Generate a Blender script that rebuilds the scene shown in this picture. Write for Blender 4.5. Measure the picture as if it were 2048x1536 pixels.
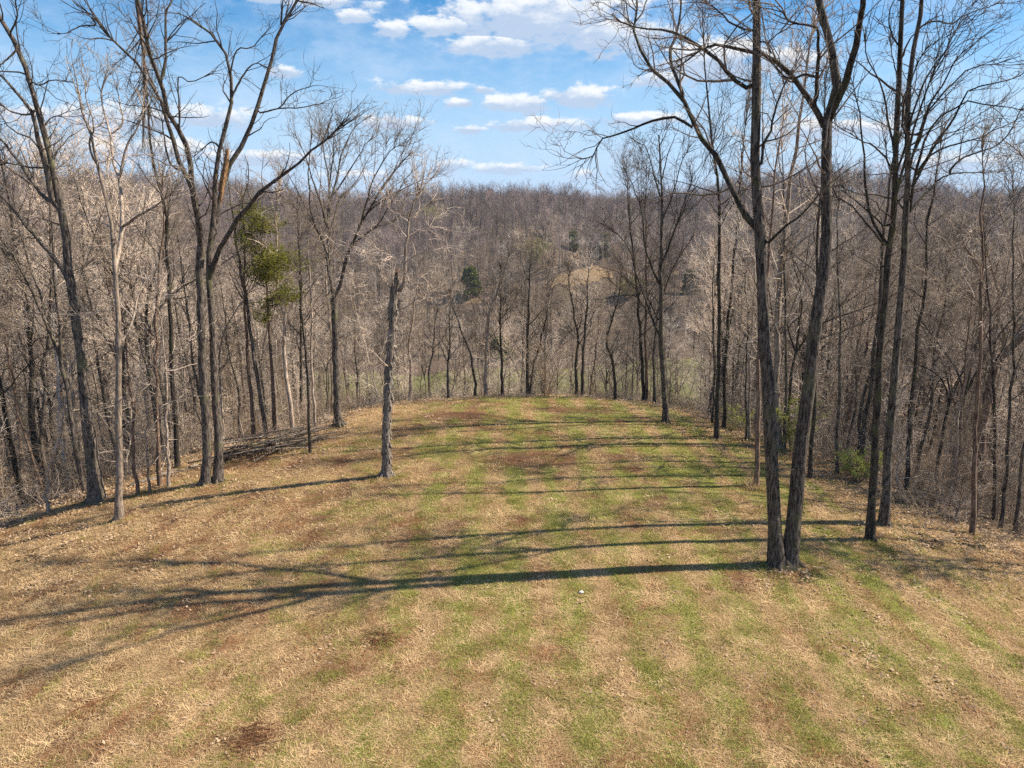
import bpy, math
import numpy as np
from math import radians, sin, cos
from mathutils import Vector

for o in list(bpy.data.objects):
    bpy.data.objects.remove(o, do_unlink=True)
SC = bpy.context.scene
COL = SC.collection

# ------------------------------------------------------------------ camera
CAM_Z, PITCH, FPX = 12.0, radians(14.5), 1421.0
cam = bpy.data.cameras.new("camera")
cam.sensor_width = 36.0
cam.lens = FPX / 2048.0 * 36.0
cam.clip_end = 6000.0
camo = bpy.data.objects.new("camera", cam)
camo.location = (0, 0, CAM_Z)
camo.rotation_euler = (radians(90) - PITCH, 0, 0)
COL.objects.link(camo)
SC.camera = camo

# ------------------------------------------------------------------ sun, sky, exposure
SUN_EL, SUN_AZ = radians(43), radians(7.5)          # azimuth measured from +X towards +Y
sundir = Vector((cos(SUN_EL) * cos(SUN_AZ), cos(SUN_EL) * sin(SUN_AZ), sin(SUN_EL)))
sl = bpy.data.lights.new("sun", 'SUN')
sl.energy = 5.0
sl.angle = radians(0.53)
sl.color = (1.0, 0.90, 0.76)
slo = bpy.data.objects.new("sun", sl)
slo.rotation_euler = (-sundir).to_track_quat('-Z', 'Y').to_euler()
slo.location = (60, 20, 80)
COL.objects.link(slo)
SC.view_settings.view_transform = 'Standard'
SC.view_settings.look = 'None'
SC.view_settings.exposure = 0.85
SC.view_settings.gamma = 1.0
SC.view_settings.use_curve_mapping = False
SC.cycles.use_denoising = False
SC.cycles.max_bounces = 6
SC.cycles.diffuse_bounces = 3
SC.cycles.volume_bounces = 0
SC.cycles.transparent_max_bounces = 8

SKY_STRENGTH = 0.08
HAZE_DENSITY = 0.00014


def ray(u, v):
    a = (np.asarray(u, float) - 1024) / FPX
    d = (np.asarray(v, float) - 768) / FPX
    return np.stack([a, cos(PITCH) - d * sin(PITCH), -(sin(PITCH) + d * cos(PITCH)) + 0 * a], -1)


def azel(u, v):
    r = ray(u, v)
    return math.atan2(r[0], r[1]), math.atan2(r[2], math.hypot(r[0], r[1]))


class NT:
    """tiny helper for shader node trees"""
    def __init__(s, tree):
        s.t = tree
        s.t.nodes.clear()

    def n(s, typ, **kw):
        nd = s.t.nodes.new(typ)
        for k, v in kw.items():
            setattr(nd, k, v)
        return nd

    def l(s, a, b):
        s.t.links.new(a, b)

    def put(s, sock, v):
        if isinstance(v, bpy.types.NodeSocket):
            s.l(v, sock)
        else:
            sock.default_value = v

    def m(s, op, a, b=None, c=None, clamp=False):
        nd = s.n('ShaderNodeMath', operation=op)
        nd.use_clamp = clamp
        s.put(nd.inputs[0], a)
        if b is not None:
            s.put(nd.inputs[1], b)
        if c is not None:
            s.put(nd.inputs[2], c)
        return nd.outputs[0]

    def mix(s, f, a, b, blend='MIX'):
        nd = s.n('ShaderNodeMix', data_type='RGBA', blend_type=blend)
        s.put(nd.inputs[0], f)
        s.put(nd.inputs[6], a if isinstance(a, bpy.types.NodeSocket) else (*a, 1))
        s.put(nd.inputs[7], b if isinstance(b, bpy.types.NodeSocket) else (*b, 1))
        return nd.outputs[2]

    def noise(s, vec, scale, detail=4, rough=0.55, dim='3D'):
        nd = s.n('ShaderNodeTexNoise', noise_dimensions=dim)
        if vec is not None:
            s.l(vec, nd.inputs['Vector'])
        nd.inputs['Scale'].default_value = scale
        nd.inputs['Detail'].default_value = detail
        nd.inputs['Roughness'].default_value = rough
        return nd.outputs[0]

    def step(s, x, lo, hi, a=0.0, b=1.0):
        nd = s.n('ShaderNodeMapRange', interpolation_type='SMOOTHSTEP')
        s.put(nd.inputs[0], x)
        nd.inputs[1].default_value, nd.inputs[2].default_value = lo, hi
        nd.inputs[3].default_value, nd.inputs[4].default_value = a, b
        return nd.outputs[0]


world = bpy.data.worlds.new("World")
SC.world = world
world.use_nodes = True
W = NT(world.node_tree)
sky = W.n('ShaderNodeTexSky', sky_type='NISHITA')
sky.sun_disc = False
sky.sun_elevation = SUN_EL
sky.sun_rotation = math.atan2(sundir.x, sundir.y)
sky.altitude = 200
sky.air_density = 1.0
sky.dust_density = 0.3
sky.ozone_density = 2.5
tc = W.n('ShaderNodeTexCoord')
sep = W.n('ShaderNodeSeparateXYZ')
W.l(tc.outputs['Generated'], sep.inputs[0])
AZ = W.m('ARCTAN2', sep.outputs[0], sep.outputs[1])
EL = W.m('ARCSINE', sep.outputs[2])
# cumulus banks: (u, v, half width, half height) as they hang in the sky, turned into azimuth and elevation
CLOUDS = [(1085, 40, 250, 88), (1225, 72, 140, 62), (890, 55, 76, 32), (985, 92, 110, 30), (782, 62, 46, 24), (712, 34, 42, 20),
          (845, 178, 118, 19), (962, 180, 26, 10), (922, 208, 34, 13), (1040, 210, 84, 25), (1150, 196, 84, 30),
          (1075, 252, 100, 18), (940, 262, 38, 13), (785, 246, 74, 22), (1270, 240, 90, 18), (905, 332, 36, 19),
          (1015, 340, 76, 16), (1172, 350, 32, 13), (1420, 128, 125, 60), (1570, 125, 105, 34), (415, 238, 80, 32),
          (60, 232, 190, 24), (240, 240, 170, 34), (290, 305, 150, 34), (520, 318, 160, 20), (565, 145, 42, 16),
          (590, 0, 170, 18), (1650, 262, 160, 26), (1850, 330, 150, 22), (720, 352, 90, 12), (1330, 160, 70, 22)]
wn = W.n('ShaderNodeCombineXYZ')
W.l(AZ, wn.inputs[0])
W.l(W.m('MULTIPLY', EL, 2.1), wn.inputs[1])
fb = W.noise(wn.outputs[0], 25.0, 9, 0.64)
fb2 = W.noise(wn.outputs[0], 7.0, 6, 0.6)
dens, shade = None, None
for (u, v, hw, hh) in CLOUDS:
    a0, e0 = azel(u, v)
    a1, _ = azel(u + hw, v)
    _, e1 = azel(u, v - hh)
    da = W.m('MULTIPLY_ADD', AZ, 1 / (a1 - a0), -a0 / (a1 - a0))
    de = W.m('MULTIPLY_ADD', EL, 1 / (e1 - e0), -e0 / (e1 - e0))
    # flatter underneath: squeeze the lower half
    de2 = W.m('MULTIPLY', de, W.m('MULTIPLY_ADD', W.m('LESS_THAN', de, 0.0), 0.35, 1.0))
    q = W.m('SUBTRACT', 1.0, W.m('SQRT', W.m('MULTIPLY_ADD', da, da, W.m('MULTIPLY', de2, de2))))
    if dens is None:
        dens, shade = q, de
    else:
        g = W.m('GREATER_THAN', q, dens)
        sh = W.n('ShaderNodeMix', data_type='FLOAT')
        W.l(g, sh.inputs[0]); W.l(shade, sh.inputs[2]); W.l(de, sh.inputs[3])
        shade = sh.outputs[0]
        dens = W.m('MAXIMUM', dens, q)
# the same broken cumulus carries on round the rest of the sky
cmb = W.n('ShaderNodeCombineXYZ')
W.l(W.m('MULTIPLY', AZ, 1.0), cmb.inputs[0])
W.l(W.m('MULTIPLY', EL, 3.0), cmb.inputs[1])
oth = W.m('MULTIPLY_ADD', W.noise(cmb.outputs[0], 3.2, 2, 0.5), 5.0, -3.05)
inframe = W.m('MULTIPLY', W.step(W.m('ABSOLUTE', AZ), 0.66, 0.78, 1, 0), W.step(EL, 0.25, 0.33, 1, 0))
dens = W.m('MAXIMUM', dens, W.m('MULTIPLY_ADD', inframe, -6.0, oth))
body = W.m('MULTIPLY_ADD', dens, 1.45, W.m('MULTIPLY_ADD', fb, 4.2, -2.0))
alpha = W.step(body, -0.08, 0.72)
alpha = W.m('MULTIPLY', alpha, W.step(EL, 0.005, 0.06, 0.55, 0.95))
lit = W.step(W.m('ADD', W.m('MULTIPLY_ADD', fb, 2.4, -1.2), shade), -0.15, 0.7)
cloudcol = W.mix(lit, (3.7, 4.6, 6.0), (6.9, 7.1, 7.3))
hs = W.n('ShaderNodeHueSaturation')
hs.inputs['Saturation'].default_value = 1.5
W.l(sky.outputs[0], hs.inputs['Color'])
veil = W.m('MULTIPLY', W.step(W.m('ADD', fb2, W.m('MULTIPLY', fb, 0.5)), 0.60, 1.02), 0.5)
low = W.step(EL, 0.0, 0.28, 0.92, 0.0)
skyb = W.mix(low, hs.outputs[0], (3.5, 5.15, 7.4))
skyc = W.mix(veil, skyb, (4.6, 5.7, 7.2))
final = W.mix(alpha, skyc, cloudcol)
bg = W.n('ShaderNodeBackground')
bg.inputs['Strength'].default_value = SKY_STRENGTH
W.l(final, bg.inputs['Color'])
wo = W.n('ShaderNodeOutputWorld')
W.l(bg.outputs[0], wo.inputs[0])

# ------------------------------------------------------------------ terrain
RNG = np.random.default_rng(11)
_lat = np.random.default_rng(5).random((256, 256))


def vnoise(x, y):
    xi, yi = np.floor(x).astype(int), np.floor(y).astype(int)
    fx, fy = x - xi, y - yi
    fx, fy = fx * fx * (3 - 2 * fx), fy * fy * (3 - 2 * fy)
    a, b = _lat[xi % 256, yi % 256], _lat[(xi + 1) % 256, yi % 256]
    c, d = _lat[xi % 256, (yi + 1) % 256], _lat[(xi + 1) % 256, (yi + 1) % 256]
    return (a * (1 - fx) + b * fx) * (1 - fy) + (c * (1 - fx) + d * fx) * fy


def fbm(x, y, o=4):
    s, amp, t = 0, 1.0, 0
    for k in range(o):
        s = s + amp * vnoise(x * 2 ** k + 17.3 * k, y * 2 ** k + 9.1 * k)
        t += amp
        amp *= 0.5
    return s / t


_r = np.linspace(0, 200, 801)
_s = np.interp(_r, [0, 8, 14, 18, 20, 24, 30, 60, 84, 100, 125, 200], [0, .02, .07, .17, .25, .36, .44, .44, .30, .10, 0, 0])
_z = -np.concatenate([[0], np.cumsum((_s[1:] + _s[:-1]) / 2 * np.diff(_r))])


def spine_r(x, y):
    """distance from the ridge's spine, which ends in a round nose ahead of the camera"""
    dy = np.maximum(y - 30.0, 0)
    dx = np.asarray(x, float) - 1.0
    return np.hypot(np.where(dx < 0, dx * .89, dx), dy)


def wood_r(x, y):
    """the same distance, shifted so that the grass ends at 21 on every bearing"""
    az = np.arctan2(x, np.maximum(y, .1))
    e = np.interp(az, [-.67, -.51, -.4, -.33, -.27, -.21, -.14, .2, .27, .34, .47, .56, .62, .67], [21.5, 18.2, 16.6, 15.6, 15.8, 18.5, 21, 21, 18.2, 15.4, 15.6, 17.2, 18.9, 20.8])
    return spine_r(x, y) - e + 21


def height(x, y):
    x, y = np.asarray(x, float), np.asarray(y, float)
    r = spine_r(x, y)
    ramp = np.clip(y, 0, 45) * -0.014
    z = ramp + np.interp(r, _r, _z) - .0017 * np.clip(np.abs(np.clip(x - 1, -20, 20)) - 2, 0, 18) ** 2 * np.clip((60 - y) / 20, 0, 1)
    rho = np.hypot(x, y)
    az = np.arctan2(x, np.maximum(y, 1e-3))
    crest = np.interp(az, [-.9, -.62, -.5, -.36, -.26, -.2, -.1, 0, .1, .2, .34, .42, .5, .56, .62, .9],
                      [24, 21, 18, 12, 3, 1, 6, 7, 7, 7, 19, 22, 12, 5, 12, 24])
    near = np.interp(np.abs(az), [0, .25, .45, .8, 1.6], [235, 215, 150, 125, 120])
    t = np.clip((rho - near) / (640 - near), 0, 1)
    rise = (t * t * (3 - 2 * t)) * 0.55 + t * 0.45
    z = z + rise * (crest + 27.6)
    z = z - np.clip((rho - 690) / 150, 0, 1) * 34 + np.clip((rho - 850) / 250, 0, 1) * 42
    wob = np.clip((r - 24) / 30, 0, 1)
    z = z + wob * (fbm(x / 42, y / 42, 3) - .5) * 5.0
    z = z + np.clip((rho - 210) / 120, 0, 1) * (1 - .65 * np.clip((rho - 430) / 160, 0, 1)) * (fbm(x / 120 + 5, y / 80 + 3, 3) - .5) * 46
    for (kx, ky, kh, kw) in KNOLLS:
        z = z + kh * np.exp(-((x - kx) ** 2 + (y - ky) ** 2) / kw ** 2)
    z = z + np.clip((30 - r) / 20, 0, 1) * (fbm(x / 5, y / 5, 2) - .5) * 0.12
    return z


KNOLLS = [(-16, 262, 7.5, 20), (34, 318, 7, 30)]


def ground(u, v, far=900):
    d = ray(u, v)
    s = np.concatenate([np.arange(6, 80, 0.05), np.arange(80, far, 0.5)])
    P = d[None] * s[:, None] + np.array([0, 0, CAM_Z])
    below = P[:, 2] < height(P[:, 0], P[:, 1])
    i = int(np.argmax(below)) if below.any() else len(s) - 1
    p = P[i]
    return np.array([p[0], p[1], float(height(p[0], p[1]))])


def on_plane(u, v, Y):
    d = ray(u, v)
    s = Y / d[1]
    return np.array([d[0] * s, Y, CAM_Z + d[2] * s]), s


# ------------------------------------------------------------------ mesh helpers
def mesh_from(name, verts, quads=None, tris=None, smooth=True, mats=(), mat_idx=None, attrs=None):
    me = bpy.data.meshes.new(name)
    nq = 0 if quads is None else len(quads)
    nt = 0 if tris is None else len(tris)
    me.vertices.add(len(verts))
    me.vertices.foreach_set('co', np.ascontiguousarray(verts, np.float32).ravel())
    loops = []
    if nq:
        loops.append(np.asarray(quads, np.int32).ravel())
    if nt:
        loops.append(np.asarray(tris, np.int32).ravel())
    L = np.concatenate(loops)
    me.loops.add(len(L))
    me.loops.foreach_set('vertex_index', L)
    me.polygons.add(nq + nt)
    st = np.concatenate([np.arange(nq) * 4, nq * 4 + np.arange(nt) * 3]).astype(np.int32)
    me.polygons.foreach_set('loop_start', st)
    try:
        me.polygons.foreach_set('loop_total', np.concatenate([np.full(nq, 4), np.full(nt, 3)]).astype(np.int32))
    except Exception:
        pass
    for m in mats:
        me.materials.append(m)
    if mat_idx is not None:
        me.polygons.foreach_set('material_index', np.asarray(mat_idx, np.int32))
    me.update(calc_edges=True)
    me.polygons.foreach_set('use_smooth', np.full(nq + nt, smooth))
    if attrs:
        for k, (typ, val) in attrs.items():
            a = me.attributes.new(k, typ, 'POINT')
            a.data.foreach_set('vector' if typ == 'FLOAT_VECTOR' else 'value', np.asarray(val).ravel())
    me.update()
    return me


def norm(a):
    return a / np.maximum(np.linalg.norm(a, axis=-1, keepdims=True), 1e-9)


class Tubes:
    """collects bundles of tapered tubes and welds them into one mesh"""
    def __init__(s):
        s.b = []

    def add(s, pts, rad, sides, mat=0):
        if len(pts):
            s.b.append((np.asarray(pts, float), np.asarray(rad, float), sides, mat))
        return s

    def build(s, name, mats, lump=0.0):
        V, Q, MI, off = [], [], [], 0
        for (P, R, S, mt) in s.b:
            n, N = P.shape[:2]
            T = np.gradient(P, axis=1)
            T = norm(T)
            mean = norm(T.mean(1))
            ref = np.zeros((n, 3))
            ref[np.arange(n), np.argmin(np.abs(mean), 1)] = 1
            ref = ref[:, None, :]
            A = norm(ref - (ref * T).sum(-1, keepdims=True) * T)
            B = np.cross(T, A)
            th = np.arange(S) * 2 * math.pi / S
            RR = R[:, :, None] * np.ones(S)
            if lump and S > 5:
                RR = RR * (1 + lump * RNG.normal(size=(n, N, S)))
            v = P[:, :, None, :] + RR[..., None] * (np.cos(th)[:, None] * A[:, :, None, :] + np.sin(th)[:, None] * B[:, :, None, :])
            V.append(v.reshape(-1, 3))
            base = off + (np.arange(n) * N * S)[:, None, None] + (np.arange(N - 1) * S)[None, :, None]
            k = np.arange(S)[None, None, :]
            k2 = (k + 1) % S
            q = np.stack([base + k, base + k2, base + S + k2, base + S + k], -1).reshape(-1, 4)
            Q.append(q)
            MI.append(np.full(len(q), mt))
            off += n * N * S
        return mesh_from(name, np.concatenate(V), quads=np.concatenate(Q), mats=mats, mat_idx=np.concatenate(MI))


def resample(pts, n):
    pts = np.asarray(pts, float)
    if len(pts) > 2:                                   # Catmull-Rom
        p = np.concatenate([[2 * pts[0] - pts[1]], pts, [2 * pts[-1] - pts[-2]]])
        out = []
        for i in range(len(pts) - 1):
            a, b, c, d = p[i:i + 4]
            t = np.linspace(0, 1, 8, endpoint=False)[:, None]
            out.append(0.5 * ((2 * b) + (c - a) * t + (2 * a - 5 * b + 4 * c - d) * t ** 2 + (3 * b - a - 3 * c + d) * t ** 3))
        pts = np.concatenate(out + [pts[-1:]])
    L = np.concatenate([[0], np.cumsum(np.linalg.norm(np.diff(pts, axis=0), axis=1))])
    q = np.linspace(0, L[-1], n)
    return np.stack([np.interp(q, L, pts[:, k]) for k in range(pts.shape[1])], 1)


def plen(P):
    return np.linalg.norm(np.diff(P, axis=1), axis=2).sum(1)


def grow(P, R, n, t=(.2, 1.), ang=(30, 65), length=(1, 3), M=6, wig=.25, up=.3, ratio=.6, rmin=.004, rmax=9, shrink=.45, end=.25, rng=RNG):
    """spawn n side branches on the polylines P (k, N, 3) with radii R"""
    if n <= 0 or len(P) == 0:
        return np.zeros((0, M, 3)), np.zeros((0, M))
    N = P.shape[1]
    w = plen(P)
    idx = rng.choice(len(P), n, p=w / w.sum())
    tt = rng.uniform(t[0], t[1], n)
    f = tt * (N - 1)
    i = np.minimum(f.astype(int), N - 2)
    fr = (f - i)[:, None]
    pos = P[idx, i] * (1 - fr) + P[idx, i + 1] * fr
    tan = norm(P[idx, i + 1] - P[idx, i])
    r0 = R[idx, i] * (1 - fr[:, 0]) + R[idx, i + 1] * fr[:, 0]
    v = rng.normal(size=(n, 3))
    perp = norm(v - (v * tan).sum(1, keepdims=True) * tan)
    a = np.radians(rng.uniform(ang[0], ang[1], n))[:, None]
    d = norm(np.cos(a) * tan + np.sin(a) * perp)
    L = rng.uniform(length[0], length[1], n) * (1 - shrink * tt)
    pts = np.zeros((n, M, 3))
    pts[:, 0] = pos
    for m in range(1, M):
        d = norm(d + rng.normal(size=(n, 3)) * wig + np.array([0, 0, up / M]))
        pts[:, m] = pts[:, m - 1] + d * (L / (M - 1))[:, None]
    rc = np.clip(np.minimum(r0 * ratio, L * .016 + .002) * rng.uniform(.7, 1.1, n), rmin, rmax)
    rad = rc[:, None] * np.linspace(1, end, M)[None]
    return pts, rad


def obj(name, me, parent=None, loc=None):
    o = bpy.data.objects.new(name, me)
    COL.objects.link(o)
    if parent is not None:
        o.parent = parent
    if loc is not None:
        o.location = loc
    return o


def tag(o, label=None, cat=None, group=None, kind=None):
    if label: o['label'] = label
    if cat: o['category'] = cat
    if group: o['group'] = group
    if kind: o['kind'] = kind
    return o


def thing(name, label, cat, loc, group=None, rz=0.0):
    o = bpy.data.objects.new(name, None)
    COL.objects.link(o)
    o.location = loc
    o.rotation_euler = (0, 0, rz)
    o.empty_display_size = 0.3
    return tag(o, label, cat, group)


# ------------------------------------------------------------------ materials
def new_mat(name):
    m = bpy.data.materials.new(name)
    m.use_nodes = True
    t = NT(m.node_tree)
    out = t.n('ShaderNodeOutputMaterial')
    b = t.n('ShaderNodeBsdfPrincipled')
    b.inputs['Specular IOR Level'].default_value = 0.15
    t.l(b.outputs[0], out.inputs[0])
    return m, t, b


def bark(name, dark, light, moss=None, scale=5.0, var=.25, bump=.6):
    m, t, b = new_mat(name)
    tc = t.n('ShaderNodeTexCoord')
    mp = t.n('ShaderNodeMapping')
    mp.inputs['Scale'].default_value = (3.2, 3.2, .55)
    t.l(tc.outputs['Object'], mp.inputs[0])
    n1 = t.noise(mp.outputs[0], scale, 6, .7)
    n2 = t.noise(tc.outputs['Object'], 1.3, 3, .6)
    col = t.mix(t.step(n1, .4, .62), dark, light)
    if moss:
        col = t.mix(t.m('MULTIPLY', t.step(n2, .5, .66), .75), col, moss)
    n3 = t.noise(tc.outputs['Object'], 7.0, 4, .65)
    col = t.mix(t.m('MULTIPLY', t.step(n3, .57, .68), .45), col, tuple(min(.5, c * 1.7 + .03) for c in light))
    oi = t.n('ShaderNodeObjectInfo')
    k = t.m('MULTIPLY_ADD', oi.outputs['Random'], 2 * var, 1 - var)
    k2 = t.m('MULTIPLY', k, t.m('MULTIPLY_ADD', n2, 1.5, .25))
    g = t.n('ShaderNodeCombineColor')
    for q in range(3):
        t.l(k2, g.inputs[q])
    col = t.mix(1.0, col, g.outputs[0], 'MULTIPLY')
    t.l(col, b.inputs['Base Color'])
    b.inputs['Roughness'].default_value = .9
    bp = t.n('ShaderNodeBump')
    bp.inputs['Strength'].default_value = bump
    bp.inputs['Distance'].default_value = .03
    t.l(n1, bp.inputs['Height'])
    t.l(bp.outputs[0], b.inputs['Normal'])
    return m


def plain(name, col, col2=None, var=.2, rough=.85, scale=2.0, trans=0.0, attr=None):
    """colour varied per object, by soft noise in place and, with attr, per leaf or blade"""
    m, t, b = new_mat(name)
    geo = t.n('ShaderNodeNewGeometry')
    oi = t.n('ShaderNodeObjectInfo')
    n1 = t.noise(geo.outputs['Position'], scale, 2, .5)
    f = t.step(t.m('ADD', n1, t.m('MULTIPLY_ADD', oi.outputs['Random'], .5, -.25)), .3, .7)
    if attr:
        at = t.n('ShaderNodeAttribute', attribute_name=attr)
        f = t.m('MULTIPLY_ADD', f, .35, t.m('MULTIPLY', at.outputs['Fac'], .65))
    c = t.mix(f, col, col2 or col)
    k = t.m('MULTIPLY_ADD', oi.outputs['Random'], 2 * var, 1 - var)
    g = t.n('ShaderNodeCombineColor')
    for q in range(3):
        t.l(k, g.inputs[q])
    c = t.mix(1.0, c, g.outputs[0], 'MULTIPLY')
    t.l(c, b.inputs['Base Color'])
    b.inputs['Roughness'].default_value = rough
    if trans:
        tr = t.n('ShaderNodeBsdfTranslucent')
        t.l(c, tr.inputs[0])
        mx = t.n('ShaderNodeMixShader')
        mx.inputs[0].default_value = trans
        t.l(b.outputs[0], mx.inputs[1]); t.l(tr.outputs[0], mx.inputs[2])
        out = [n for n in m.node_tree.nodes if n.type == 'OUTPUT_MATERIAL'][0]
        t.l(mx.outputs[0], out.inputs[0])
    return m


M_BARK = bark('bark_grey_brown', (.026, .021, .018), (.185, .15, .122), (.085, .082, .042))
M_BARK_DARK = bark('bark_dark', (.014, .012, .010), (.095, .075, .058), (.06, .06, .026))
M_BARK_PALE = bark('bark_pale', (.18, .135, .10), (.48, .38, .29), None)
M_BARK_RED = bark('bark_reddish', (.085, .055, .04), (.25, .17, .12), None)
M_BARK_WHITE = bark('bark_white', (.34, .32, .30), (.60, .58, .55), None, bump=.3)
M_SHAG = bark('bark_shaggy', (.075, .062, .05), (.36, .30, .245), None, scale=7, bump=1.0)
M_WOOD = bark('splintered_wood', (.28, .14, .065), (.50, .31, .16), None, scale=9, bump=.8)
M_TWIG = plain('twig_grey', (.17, .135, .105), (.52, .43, .34), .45)
M_TWIG_DARK = plain('twig_brown', (.09, .07, .056), (.19, .15, .115), .25)
M_TWIG_PINK = plain('twig_pinkish', (.20, .155, .118), (.60, .48, .37), .45)
M_TWIG_TAN = plain('twig_tan', (.24, .17, .11), (.36, .27, .18), .25)
M_CEDAR = plain('cedar_sprays', (.14, .14, .026), (.46, .43, .09), .1, attr='tint', trans=.45)
M_CEDAR_DARK = plain('cedar_dark_sprays', (.065, .08, .018), (.23, .24, .055), .15, attr='tint', trans=.1)
M_LEAF_LIME = plain('fresh_leaves', (.30, .32, .06), (.52, .54, .15), .1, attr='tint', trans=.35)
M_BUD = plain('yellow_buds', (.30, .26, .08), (.52, .46, .17), .12, attr='tint', trans=.3)
M_LEAF_TAN = plain('dead_leaves', (.28, .18, .105), (.60, .44, .29), .15, attr='tint', trans=.2)
M_STRAW = plain('straw', (.27, .16, .068), (.82, .59, .32), .15, scale=1.1, attr='tint', trans=.15)
M_STRAW_BROWN = plain('straw_brown', (.13, .06, .027), (.38, .19, .088), .15, scale=1.1, attr='tint')
M_GREEN = plain('grass_green', (.17, .16, .034), (.44, .42, .112), .12, scale=1.1, attr='tint', trans=.25)
M_STONE = plain('pale_stone', (.45, .44, .42), (.62, .60, .58), .05, scale=20)


def ground_mat(name, mode):
    m, t, b = new_mat(name)
    geo = t.n('ShaderNodeNewGeometry')
    P = geo.outputs['Position']
    mp = t.n('ShaderNodeMapping')
    mp.inputs['Scale'].default_value = (1, 1, .3)
    t.l(P, mp.inputs[0])
    fine = t.noise(mp.outputs[0], 22, 5, .75)
    mid = t.noise(mp.outputs[0], 3.0, 4, .6)
    big = t.noise(mp.outputs[0], .25, 3, .55)
    if mode == 'meadow':
        ag = t.n('ShaderNodeAttribute', attribute_name='green')
        ab = t.n('ShaderNodeAttribute', attribute_name='brown')
        straw = t.mix(t.step(fine, .38, .64), (.12, .067, .027), (.52, .34, .155))
        straw = t.mix(t.m('MULTIPLY', t.step(mid, .5, .7), .5), straw, (.34, .215, .10))
        grn = t.mix(t.step(fine, .35, .65), (.10, .098, .022), (.37, .36, .085))
        brn = t.mix(t.step(fine, .35, .65), (.085, .045, .024), (.24, .135, .07))
        fg = t.step(t.m('ADD', ag.outputs['Fac'], t.m('MULTIPLY_ADD', mid, .8, -.4)), .25, .8)
        fbn = t.step(t.m('ADD', ab.outputs['Fac'], t.m('MULTIPLY_ADD', mid, .8, -.4)), .25, .8)
        c = t.mix(fg, straw, grn)
        c = t.mix(fbn, c, brn)
    elif mode == 'forest':
        c = t.mix(t.step(fine, .35, .65), (.035, .024, .017), (.19, .13, .088))
        c = t.mix(t.m('MULTIPLY', t.step(big, .45, .65), .5), c, (.20, .155, .09))
    elif mode == 'field':
        c = t.mix(t.step(fine, .35, .65), (.12, .12, .04), (.22, .205, .075))
        c = t.mix(t.m('MULTIPLY', t.step(big, .5, .7), .5), c, (.26, .22, .10))
    else:
        c = t.mix(t.step(mid, .35, .65), (.20, .135, .07), (.40, .27, .145))
    t.l(c, b.inputs['Base Color'])
    b.inputs['Roughness'].default_value = .95
    bp = t.n('ShaderNodeBump')
    bp.inputs['Strength'].default_value = .9
    bp.inputs['Distance'].default_value = .11
    t.l(t.m('ADD', fine, t.m('MULTIPLY', mid, .8)), bp.inputs['Height'])
    t.l(bp.outputs[0], b.inputs['Normal'])
    return m


# ------------------------------------------------------------------ ground sheets
def sheet(name, xs, ys, lift, mat, keep=None, attrs=None):
    X, Y = np.meshgrid(xs, ys)
    Z = height(X, Y) + lift
    V = np.stack([X, Y, Z], -1).reshape(-1, 3)
    nx, ny = len(xs), len(ys)
    i = (np.arange(ny - 1)[:, None] * nx + np.arange(nx - 1)[None]).ravel()
    Q = np.stack([i, i + 1, i + nx + 1, i + nx], 1)
    if keep is not None:
        k = keep(V[:, 0], V[:, 1])
        Q = Q[k[Q].all(1)]
        used = np.unique(Q)
        re = np.zeros(len(V), int)
        re[used] = np.arange(len(used))
        V, Q = V[used], re[Q]
    at = {n: ('FLOAT', f(V[:, 0], V[:, 1]).astype(np.float32)) for n, f in (attrs or {}).items()}
    return tag(obj(name, mesh_from(name, V, quads=Q, mats=[mat], attrs=at)), kind='structure')


def spaced(edges):
    out = []
    for (a, b, st) in edges:
        out.append(np.arange(a, b, st))
    return np.concatenate(out + [[edges[-1][1]]])


gx = spaced([(-2600, -700, 100), (-700, -160, 12), (-160, -40, 3), (-40, 40, .8), (40, 160, 3), (160, 700, 12), (700, 2600, 100)])
gy = spaced([(-900, -60, 60), (-60, 0, 6), (0, 62, .8), (62, 160, 3), (160, 800, 9), (800, 3600, 100)])
sheet('ground', gx, gy, 0.0, ground_mat('forest_floor', 'forest'))


def meadow_edge(x, y):
    return 21.2 + 1.3 * (fbm(x / 4 + 3, y / 4, 2) - .5) * 2


# patches of green and of brown litter in the mown grass; the far brown bands also paint in shadow
GREEN_PATCH = [(ground(u, v), rx, ry, s) for (u, v, rx, ry, s) in [
    (860, 900, 1.6, 3.0, .8), (1200, 835, 2.8, 3.0, 1.0), (1215, 990, 1.6, 1.6, .9), (1300, 985, 1.2, 1.2, .7),
    (720, 1020, 1.6, 1.0, .8), (1390, 945, 1.8, 1.2, .9), (540, 1105, 1.0, .5, .7), (960, 1150, 1.2, 3.0, .7),
    (1060, 1060, 2.0, 2.5, .45), (920, 1210, 1.0, .8, .8), (1300, 890, 3, 2, .5), (980, 840, 2.5, 2, .55), (760, 800, 3.5, 2, .5),
    (690, 1110, 1.4, .8, .7), (1500, 1290, 1.6, 2.0, .6), (1700, 1250, 2.0, 2.0, .6), (1850, 1330, 1.6, 1.6, .6), (1290, 1240, 1.0, 1.6, .5)]]
BROWN_PATCH = [(ground(u, v), rx, ry, s) for (u, v, rx, ry, s) in [
    (1060, 920, 3.6, 1.5, 1.0), (1230, 915, 2.6, .9, .8), (900, 832, 4.0, 1.6, .9), (1140, 822, 3.2, 1.0, .9), (820, 1080, 2.2, 1.4, .6),
    (470, 1060, 1.8, .9, .5), (760, 1280, .8, .5, .8), (180, 1418, 1.0, .35, .8), (500, 1480, 1.2, .5, .8), (1205, 1360, .7, .7, .5),
    (330, 1270, 2.5, .9, .35), (1560, 1150, 1.4, .6, .7), (1090, 1305, .6, .4, .6)]]


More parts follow.
